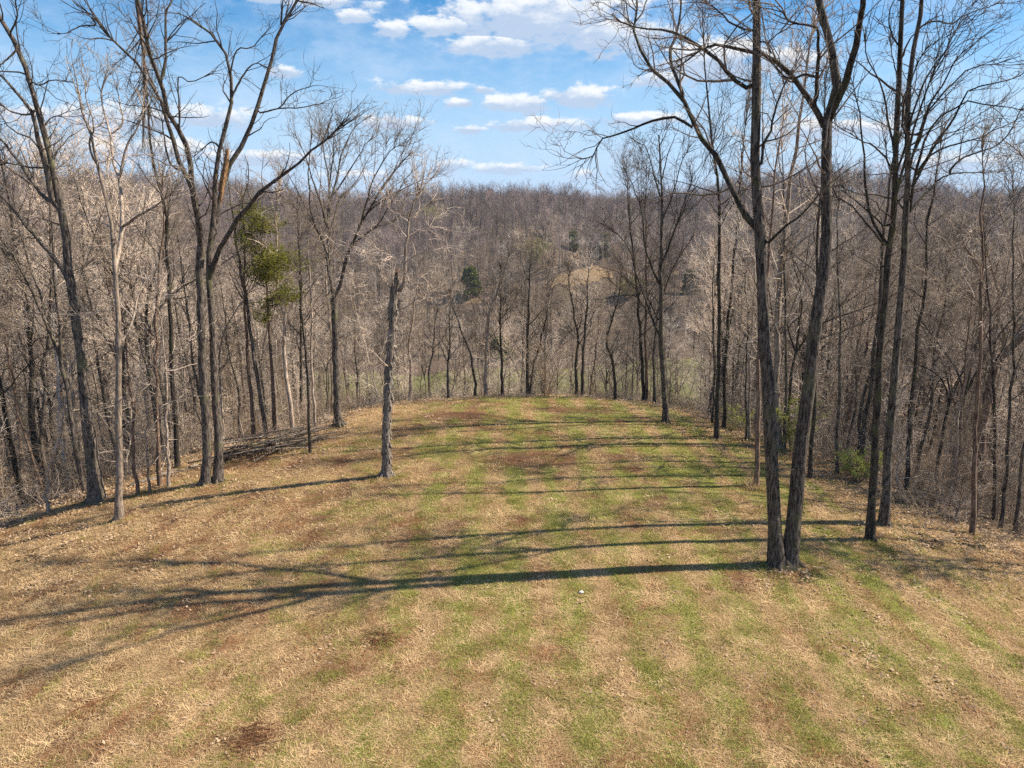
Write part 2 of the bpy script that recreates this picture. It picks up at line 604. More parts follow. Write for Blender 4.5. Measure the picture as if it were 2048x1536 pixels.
def patches(x, y, lst):
    s = 0 * x
    for (p, rx, ry, k) in lst:
        s = np.maximum(s, k * np.exp(-(((x - p[0]) / rx) ** 2 + ((y - p[1]) / ry) ** 2)))
    return s


def green_mask(x, y):
    stripe = .5 + .5 * np.sin(x * 2 * math.pi / 1.75 + 1.2 + .5 * (fbm(x / 3, y / 9, 2) - .5) * 2.2)
    side = np.interp(x, [-14, -8, -3, 0, 4, 12, 20], [.08, .3, .7, .95, .85, .9, .35])
    mid = np.interp(y, [8, 20, 30, 42, 50], [.9, .9, 1.05, 1.1, 1.25])
    lump = .6 * fbm(x / 1.1 + 40, y / 4.5, 3) + .4 * fbm(x / .45 + 11, y / .5, 2)
    g = side * mid * (.3 + .7 * stripe) + (lump - .5) * 1.0
    edge = np.clip((wood_r(x, y) - 17) / 4, 0, 1)
    g = g * (1 - .75 * edge)
    return np.clip(np.maximum(g, patches(x, y, GREEN_PATCH) * (.7 + .6 * lump)), 0, 1)


def brown_mask(x, y):
    lump = fbm(x / 1.1 + 90, y / 1.1 + 7, 3)
    e = np.clip((wood_r(x, y) - 17.5) / 4, 0, 1) * .35
    b = np.clip((lump - .5) * 3.0, 0, 1) * .55 + np.clip((fbm(x / 2.8 + 31, y / 1.7, 3) - .47) * 2.6, 0, .45) * np.interp(x, [-18, -4, 4, 10], [.95, .8, .5, .3])
    return np.clip(np.maximum(np.maximum(b, e * (lump + .3)), patches(x, y, BROWN_PATCH) * (.6 + .8 * lump)), 0, 1)


sheet('meadow', np.arange(-27, 28, .22), np.arange(3, 56, .22), .012, ground_mat('meadow_grass', 'meadow'),
      keep=lambda x, y: wood_r(x, y) < meadow_edge(x, y), attrs={'green': green_mask, 'brown': brown_mask})
sheet('valley_field', np.arange(-75, 70, 2.5), np.arange(118, 200, 2.5), .15, ground_mat('valley_grass', 'field'),
      keep=lambda x, y: (np.abs(y - 158 - .15 * x) < 32 + 10 * (fbm(x / 15, y / 15, 2) - .5)) & (np.abs(x + 2) < 60))
M_TAN = ground_mat('clearing_grass', 'clearing')
CLEAR = [(ground(935, 607), 6, 6), (ground(1160, 551), 15, 5)]
for (p, rx, ry) in CLEAR:
    sheet('clearing', np.arange(p[0] - 1.5 * rx, p[0] + 1.5 * rx, 1.2), np.arange(p[1] - 2.5 * ry, p[1] + 2.5 * ry, 1.2), .15, M_TAN,
          keep=lambda x, y: ((x - p[0]) / rx) ** 2 + ((y - p[1]) / (1.8 * ry)) ** 2 < 1 + 1.6 * (fbm(x / 4, y / 4, 3) - .5))

# ------------------------------------------------------------------ tree builder
def crown_from(L0, R0, dens=1.0, fine=1.0, scale=1.0, up=.35, rng=RNG, t0=.15, levels=3, thick=1.0):
    """branches, twigs and fine twigs on a set of limbs (k, N, 3)"""
    tb = Tubes()
    n1 = int(plen(L0).sum() * 1.25 * dens)
    P1, R1 = grow(L0, R0, n1, (t0, 1), (28, 68), (1.5 * scale, 3.6 * scale), 7, .22, up, .6, .009 * thick, .05, rng=rng)
    E1, ER1 = grow(L0, R0, 6 * len(L0), (.82, 1), (4, 42), (1.1 * scale, 2.6 * scale), 7, .2, up, .9, .009 * thick, .03, shrink=0, rng=rng)
    P1, R1 = np.concatenate([P1, E1]), np.concatenate([R1, ER1])
    tb.add(P1, R1, 4)
    n2 = int(plen(P1).sum() * 1.5 * dens) if n1 else 0
    P2, R2 = grow(P1, R1, n2, (.15, 1), (28, 65), (.7 * scale, 1.9 * scale), 6, .30, up, .65, .008 * thick, .03, rng=rng)
    tb.add(P2, R2, 3)
    if levels > 2:
        n3 = int(plen(P2).sum() * 2.0 * fine)
        P3, R3 = grow(P2, R2, n3, (.15, 1), (25, 65), (.3 * scale, .9 * scale), 4, .32, up, .7, .0068 * thick, .012, rng=rng)
        tb.add(P3, R3, 3)
    return tb


def flare(R, Z, base, k=1.0):
    h = np.maximum(Z - base, 0)
    return R * (1 + k * .9 * np.exp(-h / .35) + k * .25 * np.exp(-h / 1.2))


def trunk_tube(P, R, sides=10, n=22, wob=.0, rng=RNG):
    P = resample(P, n)
    return P[None], R[None]


def generic_tree(H, r0, rng, style='oak', dens=1., fine=1., thick=1., levels=3, lean=.04):
    """returns (trunk tubes, crown tubes) with the base at the origin"""
    N = 16
    t = np.linspace(0, 1, N)
    ln = rng.normal(size=2) * lean * .6 * H
    wob = np.cumsum(rng.normal(size=(N, 2)) * H * .005, 0)
    wob -= wob[0]
    P = np.stack([ln[0] * t ** 1.5 + wob[:, 0], ln[1] * t ** 1.5 + wob[:, 1], t * H], 1)
    P[0, 2] = -.7
    R = r0 * (1 - t) ** .8 + .012
    R[0] *= 1.35
    R[1] *= 1.02
    T = Tubes()
    forks = []
    if style == 'vase':
        P, R = P[:8].copy(), R[:8].copy()
        P = resample(P, N)
        R = np.linspace(r0 * 1.1, r0 * .75, N)
        R[0] *= 1.3
        k = rng.integers(4, 7)
        a0 = rng.uniform(0, 6.28)
        M = 14
        for q in range(k):
            a = a0 + q * 6.28 / k + rng.normal() * .3
            tilt = rng.uniform(.12, .5)
            d = norm(np.array([cos(a) * tilt, sin(a) * tilt, 1.0]))
            pts = [P[-1 - rng.integers(0, 3)]]
            for m in range(M - 1):
                d = norm(d + rng.normal(size=3) * .07 + np.array([cos(a), sin(a), 0]) * .02)
                pts.append(pts[-1] + d * H * .55 * rng.uniform(.9, 1.1) / (M - 1))
            forks.append(np.array(pts))
        L0 = np.array(forks)
        LR = (r0 * .5 * (1 - np.linspace(0, 1, M)) ** .8 + .012)[None] * np.ones((k, 1))
    else:
        n = int(rng.integers(9, 14))
        t0 = .55 if style == 'tall' else .3
        L0, LR = grow(P[None], R[None], n, (t0, .97), (28, 62), (H * .16, H * .36), 12, .16, .5, .55, .015, r0 * .6, shrink=.5, end=.15, rng=rng)
        L0 = np.concatenate([L0, resample(P[N // 2:], 12)[None]])
        LR = np.concatenate([LR, np.interp(np.linspace(.5, 1, 12), t, R)[None]])
    T.add(P[None], R[None], 8)
    T.add(L0 if style == 'vase' else L0[:-1], LR if style == 'vase' else LR[:-1], 5)
    if style != 'vase':                                      # a few low dead sticks
        S, SR = grow(P[None], R[None], 16, (.08, .5), (55, 95), (.8, 2.8), 7, .22, .15, .25, .008, .02, rng=rng)
        T.add(S, SR, 4)
    C = crown_from(L0, LR, dens, fine, H / 17, rng=rng, levels=levels, thick=thick)
    if style != 'vase':
        S2, SR2 = grow(S, SR, 60, (.15, 1), (25, 70), (.4, 1.3), 5, .25, .1, .7, .006, .012, rng=rng)
        C.add(S2, SR2, 3)
    return T, C


def far_tree(H, rng, spread):
    """a tree for the hills hundreds of metres off: trunk, fan of limbs, fuzz of sturdy twigs"""
    N = 8
    t = np.linspace(0, 1, N)
    P = np.stack([rng.normal() * .5 * t, rng.normal() * .5 * t, t * H], 1)
    P[0, 2] = -1
    R = .17 * (1 - t) + .03
    T, C = Tubes(), Tubes()
    L0, LR = grow(P[None], R[None], 11, (.32, .9), (26, 66), (H * .28, H * .5), 6, .14, .5, .6, .05, .12, shrink=.45, end=.3, rng=rng)
    T.add(P[None], R[None], 5).add(L0, LR, 3)
    P1, R1 = grow(L0, LR, 80, (.15, 1), (25, 65), (1.2, 3.4), 4, .2, .4, .6, .03, .05, rng=rng)
    P2, R2 = grow(P1, R1, 300, (.1, 1), (25, 70), (.7, 1.9), 3, .2, .3, .8, .022, .035, rng=rng)
    C.add(P1, R1, 3).add(P2, R2, 3)
    return T, C


def sprays(pos, size, rng, flat=.5, k=1):
    """small leaf faces at pos: triangles of given size, randomly turned; returns verts, tris, tint"""
    n = len(pos)
    a = norm(rng.normal(size=(n, 3)) * np.array([1, 1, flat]))
    v = norm(rng.normal(size=(n, 3)))
    b = norm(np.cross(a, v))
    s = size * rng.uniform(.6, 1.4, (n, 1))
    V = np.stack([pos - b * s * .3, pos + b * s * .3, pos + a * s], 1).reshape(-1, 3)
    F = np.arange(3 * n).reshape(-1, 3)
    tint = np.repeat(rng.random(n), 3)
    return V, F, tint


# ------------------------------------------------------------------ traced trees by the meadow
BASES = []


def conv(reg, pts):
    """pixel positions read off an enlarged view -> full picture pixels"""
    ox, oy, sc = reg
    return [(ox + x / sc, oy + y / sc) for (x, y) in pts]


R0 = (0, 0, 1.0)
RA = (0, 0, 2.9257)         # upper left view
RB = (0, 500, 2.6486)
RC = (600, 200, 2.9257)
RD = (1140, 0, 2.2555)
RE = (1200, 500, 2.1946)
RF = (400, 380, 2.844)
RG = (1700, 200, 2.744)
RH = (1700, 640, 2.954)
RI = (850, 560, 4.096)


def traced_tree(name, label, stems, limbs, mats, base=None, group=None, dens=1., fine=1., seed=1, up=.35, cscale=1.0, cat='tree',
                spread=.45, extra=None, crownmat=None, t0=.1, taper=1.0, limbk=1.0, sub=0):
    """stems and limbs: (pixel points, px width at start, px width at end). Each starts from the nearest earlier stem or limb."""
    rng = np.random.default_rng(seed)
    b = ground(*stems[0][0][0]) if base is None else np.asarray(base, float)
    Y0 = b[1]
    BASES.append((b, stems[0][1]))
    root = thing(name, label, cat, b, group)
    known = []                                            # (u, v, Y)
    allP, allR = [], []
    for si, (pts, w0, w1) in enumerate(list(stems) + list(limbs)):
        is_stem = si < len(stems)
        if not is_stem:
            w0, w1 = w0 * limbk, w1 * limbk
        px = resample(np.array(pts, float), 20 if is_stem else 14)
        if is_stem and si == 0:
            yo, slope = Y0, rng.normal() * .015
        elif is_stem and np.hypot(px[0, 0] - stems[0][0][0][0], px[0, 1] - stems[0][0][0][1]) < 60:
            yo, slope = Y0 + rng.normal() * .12, rng.normal() * .02
        else:
            kn = np.array(known)
            j = np.argmin((kn[:, 0] - px[0, 0]) ** 2 + (kn[:, 1] - px[0, 1]) ** 2)
            yo = kn[j, 2]
            gap = np.hypot(*(kn[j, :2] - px[0]))
            if gap > 6:
                px = resample(np.concatenate([kn[j:j + 1, :2], np.array(pts, float)]), 14)
            else:
                px[0] = kn[j, :2]
            slope = rng.uniform(-spread, spread)
        L = np.concatenate([[0], np.cumsum(np.hypot(*np.diff(px, axis=0).T))])
        _, s0 = on_plane(px[0, 0], px[0, 1], yo)
        P = []
        for (u, v), q in zip(px, L):
            Y = yo + slope * q * s0 / FPX
            P.append(on_plane(u, v, Y)[0])
            known.append((u, v, Y))
        P = np.array(P)
        wob = rng.normal(size=P.shape) * (.02 if is_stem else min(.03, .004 * L[-1] * s0 / FPX))
        wob[0] = 0
        P = P + wob
        t = np.linspace(0, 1, len(P))
        R = (w1 + (w0 - w1) * (1 - t) ** (taper if is_stem else 1)) * s0 / FPX / 2
        if is_stem and pts[0][1] > 700:
            R = flare(R, P[:, 2], P[0, 2], .45)
            P[0, 2] -= .35
        Pl = P - b
        roots = None
        if is_stem and pts[0][1] > 700:
            nr = 7
            an = rng.uniform(0, 6.28) + np.arange(nr) * 6.28 / nr + rng.normal(size=nr) * .25
            dd = np.stack([np.cos(an), np.sin(an), 0 * an], 1)
            rl = R[1] * rng.uniform(1.7, 2.9, nr)
            q = np.zeros((nr, 5, 3))
            c0 = Pl[0] + np.array([0, 0, .35])
            for kk, (fo, fz) in enumerate([(.25, .75), (.45, .42), (.65, .2), (.85, .06), (1.1, -.06)]):
                q[:, kk] = c0 + dd * (rl * fo)[:, None] + np.array([0, 0, R[1] * 2.4 * fz - .02])
            roots = (q, R[1] * np.array([.42, .4, .32, .22, .1])[None] * np.ones((nr, 1)))
        m = mats[1] if not is_stem else mats[0]
        big = R.max() > .05
        tt_ = Tubes().add(Pl[None], R[None], 12 if is_stem else 7)
        if roots:
            tt_.add(roots[0], roots[1], 6)
        obj('trunk' if is_stem else 'limb', tt_.build('trunk' if is_stem else 'limb', [m], .05), root)
        P14 = resample(Pl, 14)
        allP.append(P14)
        allR.append(np.interp(np.linspace(0, 1, 14), t, R))
    LP, LR = np.array(allP), np.array(allR)
    ns = len(stems)
    tb = Tubes()
    crowns = []
    subs = None
    if sub:                                                # upswept secondary limbs that fill out a rounded crown
        SP, SR_ = grow(LP[ns:], LR[ns:], sub, (.15, .85), (14, 38), (2.2, 4.6), 14, .07, .5, .7, .016, .035, shrink=.35, rng=rng)
        subs = (SP, SR_)
        LP, LR = np.concatenate([LP, SP]), np.concatenate([LR, SR_])
    if len(limbs):
        crowns.append(crown_from(LP[ns:], LR[ns:], dens * 1.15, fine * 1.3, cscale, up, rng, t0, thick=1.25))
    # twigs on the upper part of the stems too
    up_P = np.array([resample(p[6:], 14) for p in LP[:ns]])
    up_R = np.array([np.interp(np.linspace(.45, 1, 14), np.linspace(0, 1, 14), r) for r in LR[:ns]])
    crowns.append(crown_from(up_P, np.minimum(up_R, .08), dens * .8, fine * 1.3, cscale, up, rng, thick=1.25))
    # short stray sprouts low on the stem
    S, SR = grow(LP[:ns], LR[:ns], 7 * ns, (.15, .6), (50, 95), (.3, 1.6), 6, .3, .2, .12, .006, .012, rng=rng)
    tb.b = sum([c.b for c in crowns], [])
    tb.add(S, SR, 3)
    if subs:
        tb.add(subs[0], subs[1], 5)
    obj('crown', tb.build('crown', [crownmat or mats[2]]), root)
    if extra:
        extra(root, b, Y0, rng)
    return root


# --- double-stemmed oak on the right
def joined_base(root, b, Y0, rng):
    P = np.array([[.17, 0, -.35], [.17, 0, 0], [.17, 0, .08], [.17, 0, .2], [.17, 0, .34], [.17, 0, .5], [.17, 0, .56]])
    me = Tubes().add(P[None], np.array([[.64, .56, .44, .33, .22, .11, .01]]), 16).build('root_collar', [M_BARK_DARK], .09)
    for v in me.vertices:
        v.co.y *= .72
    obj('root_collar', me, root)


traced_tree('double_trunk_oak', 'big bare oak split at its foot into two dark trunks forming a V',
    [(conv(R0, [(1556, 1135), (1552, 1080), (1544, 956), (1539, 819), (1528, 682), (1524, 568), (1521, 470), (1512, 355), (1510, 248), (1515, 133), (1514, 67), (1511, 0), (1505, -130), (1512, -280)]), 27, 9),
     (conv(R0, [(1576, 1135), (1584, 1070), (1596, 956), (1612, 819), (1626, 696), (1638, 600), (1650, 532), (1654, 443), (1652, 355), (1649, 262), (1667, 222), (1674, 173), (1665, 111), (1659, 58), (1641, 18), (1632, -13), (1619, -89), (1623, -186), (1640, -270)]), 29, 7)],
    [(conv(RD, [(820, 1010), (770, 920), (700, 790), (640, 690), (570, 590), (530, 490), (470, 410), (380, 330), (310, 210), (290, 150), (295, 50), (300, -60)]), 14, 4),
     (conv(RD, [(560, 580), (520, 550), (470, 530), (370, 545), (260, 590), (150, 620), (122, 655), (110, 700), (60, 720)]), 7, 2),
     (conv(RD, [(520, 460), (480, 350), (450, 250), (480, 150), (500, 20), (490, -80)]), 8, 3),
     (conv(RD, [(820, 405), (760, 370), (690, 300), (600, 220), (520, 165), (430, 135), (330, 130), (250, 110), (190, 60)]), 10, 2),
     (conv(RD, [(835, 140), (780, 130), (720, 100), (680, 60), (620, 10)]), 6, 2),
     (conv(RD, [(860, 760), (870, 660), (905, 590), (930, 480), (960, 400), (1000, 330)]), 7, 2),
     (conv(RD, [(880, 1100), (940, 1050), (1000, 1000), (1060, 950), (1120, 880), (1170, 830)]), 7, 2),
     (conv(RD, [(1150, 590), (1105, 490), (1060, 420), (1000, 340), (940, 290), (860, 245), (720, 215), (620, 205), (550, 260), (480, 310)]), 14, 3),
     (conv(RD, [(1105, 490), (1115, 350), (1120, 180), (1125, 130), (1060, 110), (985, 95), (960, 60)]), 9, 3),
     (conv(RD, [(1110, 350), (1060, 335), (1010, 355), (960, 340), (900, 265)]), 6, 3),
     (conv(RD, [(1190, 470), (1212, 415), (1240, 370), (1280, 250), (1300, 130), (1320, 0), (1340, -160), (1420, -330), (1440, -600)]), 16, 4),
     (conv(RD, [(840, -100), (780, -220), (700, -330), (560, -420)]), 9, 2),
     (conv(RD, [(835, 200), (880, 190), (910, 240), (890, 200), (960, 130)]), 4, 2),
     (conv(RD, [(1130, -60), (1000, -160), (900, -300)]), 8, 2),
     (conv(RD, [(1340, -160), (1450, -220), (1560, -300)]), 7, 2)],
    (M_BARK, M_BARK_DARK, M_TWIG_DARK), seed=3, dens=.95, fine=1.0, spread=.5, extra=joined_base)

# --- the two tall trees right of it
def curve(reg, pts, w0, w1):
    return (conv(reg, pts), w0, w1)


traced_tree('dark_trunk_tree', 'tall bare tree with a slender blackish trunk just right of the double oak',
    [(conv(R0, [(1742, 1082), (1744, 1030), (1747, 956), (1754, 819), (1763, 682), (1775, 545), (1780, 500), (1785, 440), (1790, 355), (1794, 266), (1797, 180), (1801, 90), (1805, 0), (1812, -130), (1806, -260)]), 15, 5)],
    [curve(RD, [(1435, 1150), (1480, 850), (1520, 700), (1560, 560), (1590, 450), (1640, 330), (1690, 230)], 10, 2),
     curve(RD, [(1415, 1090), (1350, 960), (1330, 740), (1310, 560), (1290, 430), (1260, 330)], 9, 2),
     curve(RG, [(185, 790), (100, 690), (20, 590), (-60, 540), (-150, 520)], 7, 2),
     curve(RG, [(185, 690), (130, 640), (40, 560), (-40, 500)], 6, 2),
     curve(RG, [(250, 430), (190, 310), (120, 250), (50, 220), (0, 180)], 7, 2),
     curve(RG, [(210, 540), (140, 520), (60, 520), (-40, 480)], 4, 2),
     curve(RD, [(1465, 760), (1440, 560), (1400, 380), (1340, 240), (1330, 120)], 7, 2),
     curve(RD, [(1490, 220), (1450, 150), (1440, 60), (1480, -40)], 5, 2),
     curve(RD, [(1470, 800), (1510, 640), (1500, 500), (1550, 330), (1620, 200)], 7, 2),
     curve(RD, [(1500, 0), (1570, -140), (1650, -260)], 5, 2)],
    (M_BARK_DARK, M_BARK_DARK, M_TWIG_DARK), seed=4, dens=.65, spread=.4, limbk=.75)

traced_tree('fan_crowned_tree', 'tall bare tree with grey trunk and wide fan of limbs, behind the blackish trunk',
    [(conv(R0, [(1768, 1052), (1772, 1000), (1778, 880), (1790, 728), (1800, 620), (1804, 545), (1812, 440), (1816, 355), (1817, 266), (1818, 155), (1832, 67), (1845, 0), (1850, -120), (1868, -240)]), 17, 4)],
    [curve(RD, [(1530, 960), (1610, 870), (1700, 790), (1900, 775)], 8, 1.5),
     curve(RD, [(1700, 785), (1760, 720), (1830, 690), (1950, 640), (2020, 520), (2080, 420)], 6, 2),
     curve(RD, [(1540, 850), (1610, 720), (1700, 660), (1850, 620), (2040, 520)], 7, 1.5),
     curve(RD, [(1560, 800), (1650, 650), (1720, 560), (1790, 420), (1880, 380), (2000, 360), (2080, 300)], 8, 1.5),
     curve(RD, [(1545, 700), (1620, 480), (1700, 350), (1740, 270), (1820, 200)], 8, 2),
     curve(RD, [(1535, 760), (1600, 560), (1640, 470), (1780, 330), (1900, 290), (2040, 250)], 7, 1.5),
     curve(RD, [(1525, 600), (1560, 470), (1620, 330), (1700, 220), (1760, 90)], 7, 2),
     curve(RD, [(1560, 150), (1640, 90), (1720, 110), (1800, 60), (1960, 10)], 6, 1.5),
     curve(RD, [(1525, 500), (1490, 400), (1460, 280), (1440, 160)], 5, 2),
     curve(RD, [(1530, 940), (1560, 760), (1640, 560), (1760, 470), (1900, 470), (2060, 500)], 8, 1.5),
     curve(RD, [(1590, 0), (1680, -120), (1760, -260)], 6, 2),
     curve(RD, [(1530, 980), (1480, 900), (1440, 740), (1420, 620)], 5, 2)],
    (M_BARK, M_BARK_DARK, M_TWIG_DARK), seed=5, dens=.7, spread=.5, limbk=.75)

# --- left: leaning tree, slim tree, twin tree with the broken top
traced_tree('leaning_trunk_tree', 'tall bare tree with thick trunk leaning left, beside the slim pale tree',
    [(conv(R0, [(194, 1004), (188, 960), (183, 910), (172, 820), (163, 730), (150, 635), (145, 570), (134, 520), (130, 461), (116, 393), (106, 342), (92, 273), (72, 219), (62, 164), (34, 96), (14, 51), (-14, 10), (-40, -80)]), 25, 6)],
    [curve(RA, [(325, 1210), (260, 950), (210, 740), (160, 600), (90, 520), (0, 440), (-80, 400)], 13, 3),
     curve(RA, [(290, 1180), (200, 1080), (130, 980), (60, 880), (0, 810), (-90, 700)], 9, 3),
     curve(RA, [(392, 1640), (330, 1530), (220, 1400), (130, 1300), (60, 1210), (0, 1140), (-120, 1040)], 11, 4),
     curve(RA, [(210, 640), (160, 670), (60, 650), (0, 600)], 5, 2),
     curve(RA, [(180, 480), (230, 500), (300, 470), (400, 480)], 4, 1.5),
     curve(RA, [(100, 280), (60, 330), (0, 380), (-60, 400)], 5, 2),
     curve(RA, [(300, 980), (180, 980), (80, 960), (0, 940)], 5, 2),
     curve(RA, [(60, 200), (100, 100), (90, 10), (120, -100)], 4, 2),
     curve(RA, [(240, 760), (300, 690), (360, 680)], 4, 1.5)],
    (M_BARK, M_BARK, M_TWIG_DARK), seed=6, dens=1.1, taper=1.5)

traced_tree('slim_pale_tree', 'slim bare tree with pale bark standing on the grass at the left edge',
    [(conv(R0, [(238, 1042), (238, 1010), (238, 934), (238, 840), (239, 764), (238, 670), (234, 594), (230, 540), (226, 495), (222, 440), (210, 394), (199, 350), (186, 300), (182, 270), (165, 230), (155, 180)]), 14, 3)],
    [curve(RA, [(690, 1520), (715, 1330), (710, 1180), (700, 1060), (660, 880), (650, 780), (600, 640), (590, 540), (620, 440)], 9, 2),
     curve(RA, [(715, 1330), (800, 1270), (920, 1200), (1000, 1130), (1060, 1060)], 6, 1.5),
     curve(RA, [(700, 1060), (740, 860), (820, 720), (840, 600)], 6, 2),
     curve(RA, [(650, 790), (720, 720), (700, 600), (680, 480)], 4, 1.5),
     curve(RA, [(560, 960), (520, 840), (550, 740), (500, 560), (510, 480)], 5, 1.5),
     curve(RB, [(650, 480), (700, 380), (740, 220), (800, 120)], 5, 1.5),
     curve(RB, [(630, 800), (720, 740), (840, 640)], 2.5, 1),
     curve(RB, [(630, 1000), (700, 900), (800, 870), (900, 800)], 2.5, 1)],
    (M_BARK_PALE, M_BARK_PALE, M_TWIG), seed=7, dens=.8, cscale=.8)


def broken_top(root, b, Y0, rng):
    # torn orange stub and the snapped leader hanging upside down in the fork
    P = np.array([on_plane(*q, Y0)[0] for q in conv(RA, [(1290, 1180), (1308, 1060), (1325, 960), (1335, 870)])]) - b
    R = np.array([6, 6, 6, 5]) * 33 / FPX / 2
    n = 16
    S, SR = [], []
    for k in range(n):                                    # splinters
        o = rng.normal(size=3) * .07
        a = resample(P, 6)[2 - (k % 2):][:4] + o * np.array([1, 1, .3])
        a[-1] += np.array([rng.normal() * .05, 0, rng.uniform(-.15, .5)])
        S.append(a); SR.append(np.array([.028, .024, .016, .003]))
    obj('broken_stub', Tubes().add(P[None], R[None], 8).add(np.array(S), np.array(SR), 4).build('broken_stub', [M_WOOD], .08), root)
    H = np.array([on_plane(*q, Y0 - .25)[0] for q in conv(RA, [(800, -10), (818, 150), (838, 300), (848, 480), (842, 650), (838, 750), (835, 860)])]) - b
    HP = resample(H, 14)[None]
    HR = np.linspace(.085, .02, 14)[None]
    obj('hanging_branch', Tubes().add(HP, HR, 7).build('hanging_branch', [M_BARK_RED], .05), root)
    T = Tubes()
    P1, R1 = grow(HP, HR, 60, (.15, .98), (15, 50), (1.0, 2.8), 7, .18, -.9, .5, .008, .03, rng=rng)
    P2, R2 = grow(P1, R1, 300, (.1, 1), (20, 60), (.5, 1.4), 5, .25, -.6, .6, .006, .015, rng=rng)
    P3, R3 = grow(P2, R2, 700, (.1, 1), (20, 70), (.2, .6), 4, .3, -.3, .7, .005, .01, rng=rng)
    T.add(P1, R1, 4).add(P2, R2, 3).add(P3, R3, 3)
    obj('hanging_twigs', T.build('hanging_twigs', [M_TWIG_DARK]), root)


traced_tree('twin_trunk_tree', 'tall twin trunked tree with a snapped orange stub and a broken top hanging',
    [(conv(R0, [(412, 970), (413, 950), (413, 880), (408, 764), (402, 613), (400, 540), (402, 490)]), 17, 14),
     (conv(R0, [(434, 966), (436, 940), (436, 880), (430, 764), (423, 613), (417, 540), (421, 490), (428, 427), (431, 342), (441, 284), (458, 232), (464, 191), (461, 144), (451, 103), (441, 82), (410, 58), (380, 38)]), 17, 3)],
    [curve(RA, [(1172, 1430), (1140, 1180), (1110, 1090), (1060, 980), (1000, 800), (950, 600), (880, 490), (840, 430), (760, 320), (640, 220), (560, 130), (500, 60), (440, 20)], 11, 2),
     curve(RA, [(1180, 1430), (1160, 1300), (1130, 1100), (1100, 900), (1040, 750), (970, 600), (940, 470), (890, 370), (860, 260), (830, 100), (805, -20)], 12, 5),
     curve(RA, [(1050, 760), (1050, 650), (1045, 440), (1100, 480), (1200, 450), (1260, 410)], 4, 1.5),
     curve(RA, [(940, 470), (965, 380), (970, 200), (975, 60), (1010, 0), (1000, -80)], 7, 3),
     curve(RA, [(965, 250), (1020, 200), (1080, 130)], 4, 1.5),
     curve(RA, [(1230, 1450), (1270, 1250), (1310, 1050), (1400, 880), (1480, 690), (1540, 540), (1580, 380), (1620, 230), (1650, 140), (1740, 0), (1800, -120)], 12, 4),
     curve(RA, [(1645, 150), (1650, 60), (1660, -40)], 5, 2),
     curve(RA, [(1226, 1640), (1262, 1520), (1330, 1370), (1430, 1240), (1540, 1110), (1680, 1010), (1830, 880), (1960, 770), (2048, 690)], 11, 2),
     curve(RA, [(1510, 660), (1640, 635), (1760, 630), (1900, 600)], 4, 1.2),
     curve(RA, [(1360, 560), (1430, 430), (1490, 370), (1560, 390)], 5, 1.5),
     curve(RA, [(1350, 420), (1390, 290), (1470, 280), (1540, 200)], 4, 1.5),
     curve(RA, [(1640, 630), (1720, 540), (1840, 500)], 3, 1.2),
     curve(RA, [(1740, 5), (1820, 20), (1900, 50)], 4, 1.2),
     curve(RA, [(560, 150), (480, 150), (400, 190), (340, 200)], 4, 1.2),
     curve(RA, [(1280, 860), (1240, 830), (1195, 860)], 5, 2),
     curve(RA, [(1060, 1000), (1000, 960), (960, 800), (950, 700)], 5, 2)],
    (M_BARK, M_BARK, M_TWIG_DARK), seed=8, dens=.75, fine=.9, spread=.4, extra=broken_top, cscale=.85)

# --- the vase crowned tree and the snag
traced_tree('vase_crowned_tree', 'bare tree with a wide vase shaped crown at the far left bend of the meadow',
    [(conv(R0, [(676, 854), (675, 830), (672, 740), (670, 640), (667, 597)]), 15, 12)],
    [curve(RC, [(200, 1160), (170, 1000), (140, 850), (90, 750), (30, 670), (-40, 600), (-120, 560)], 9, 1.5),
     curve(RC, [(200, 1165), (165, 850), (165, 650), (170, 500), (150, 350), (120, 200), (110, 90)], 8, 1.5),
     curve(RC, [(205, 1150), (240, 1050), (300, 850), (400, 650), (480, 520), (560, 400), (660, 300)], 9, 1.5),
     curve(RC, [(165, 650), (210, 470), (250, 300), (330, 150), (420, 90)], 6, 1.2),
     curve(RC, [(400, 650), (520, 570), (640, 500), (720, 470), (800, 450)], 4, 1),
     curve(RC, [(300, 850), (380, 790), (460, 720), (560, 560), (620, 480)], 5, 1.2),
     curve(RC, [(165, 750), (120, 600), (70, 450), (20, 300), (-30, 200)], 6, 1.2),
     curve(RC, [(90, 750), (20, 600), (-60, 450), (-120, 380)], 4, 1),
     curve(RC, [(165, 600), (220, 520), (300, 400), (380, 260), (430, 220)], 5, 1.2),
     curve(RC, [(350, 740), (400, 560), (450, 420), (540, 290), (600, 260)], 5, 1.2),
     curve(RC, [(165, 850), (210, 640), (240, 560), (300, 520), (400, 350)], 5, 1.2),
     curve(RC, [(170, 500), (190, 360), (200, 220), (220, 100)], 4, 1),
     curve(RC, [(140, 850), (60, 640), (50, 500), (60, 330), (70, 150)], 5, 1.2)],
    (M_BARK, M_BARK, M_TWIG_DARK), seed=9, dens=.9, fine=.9, up=.6, cscale=.75, spread=.5, sub=34, limbk=.85)


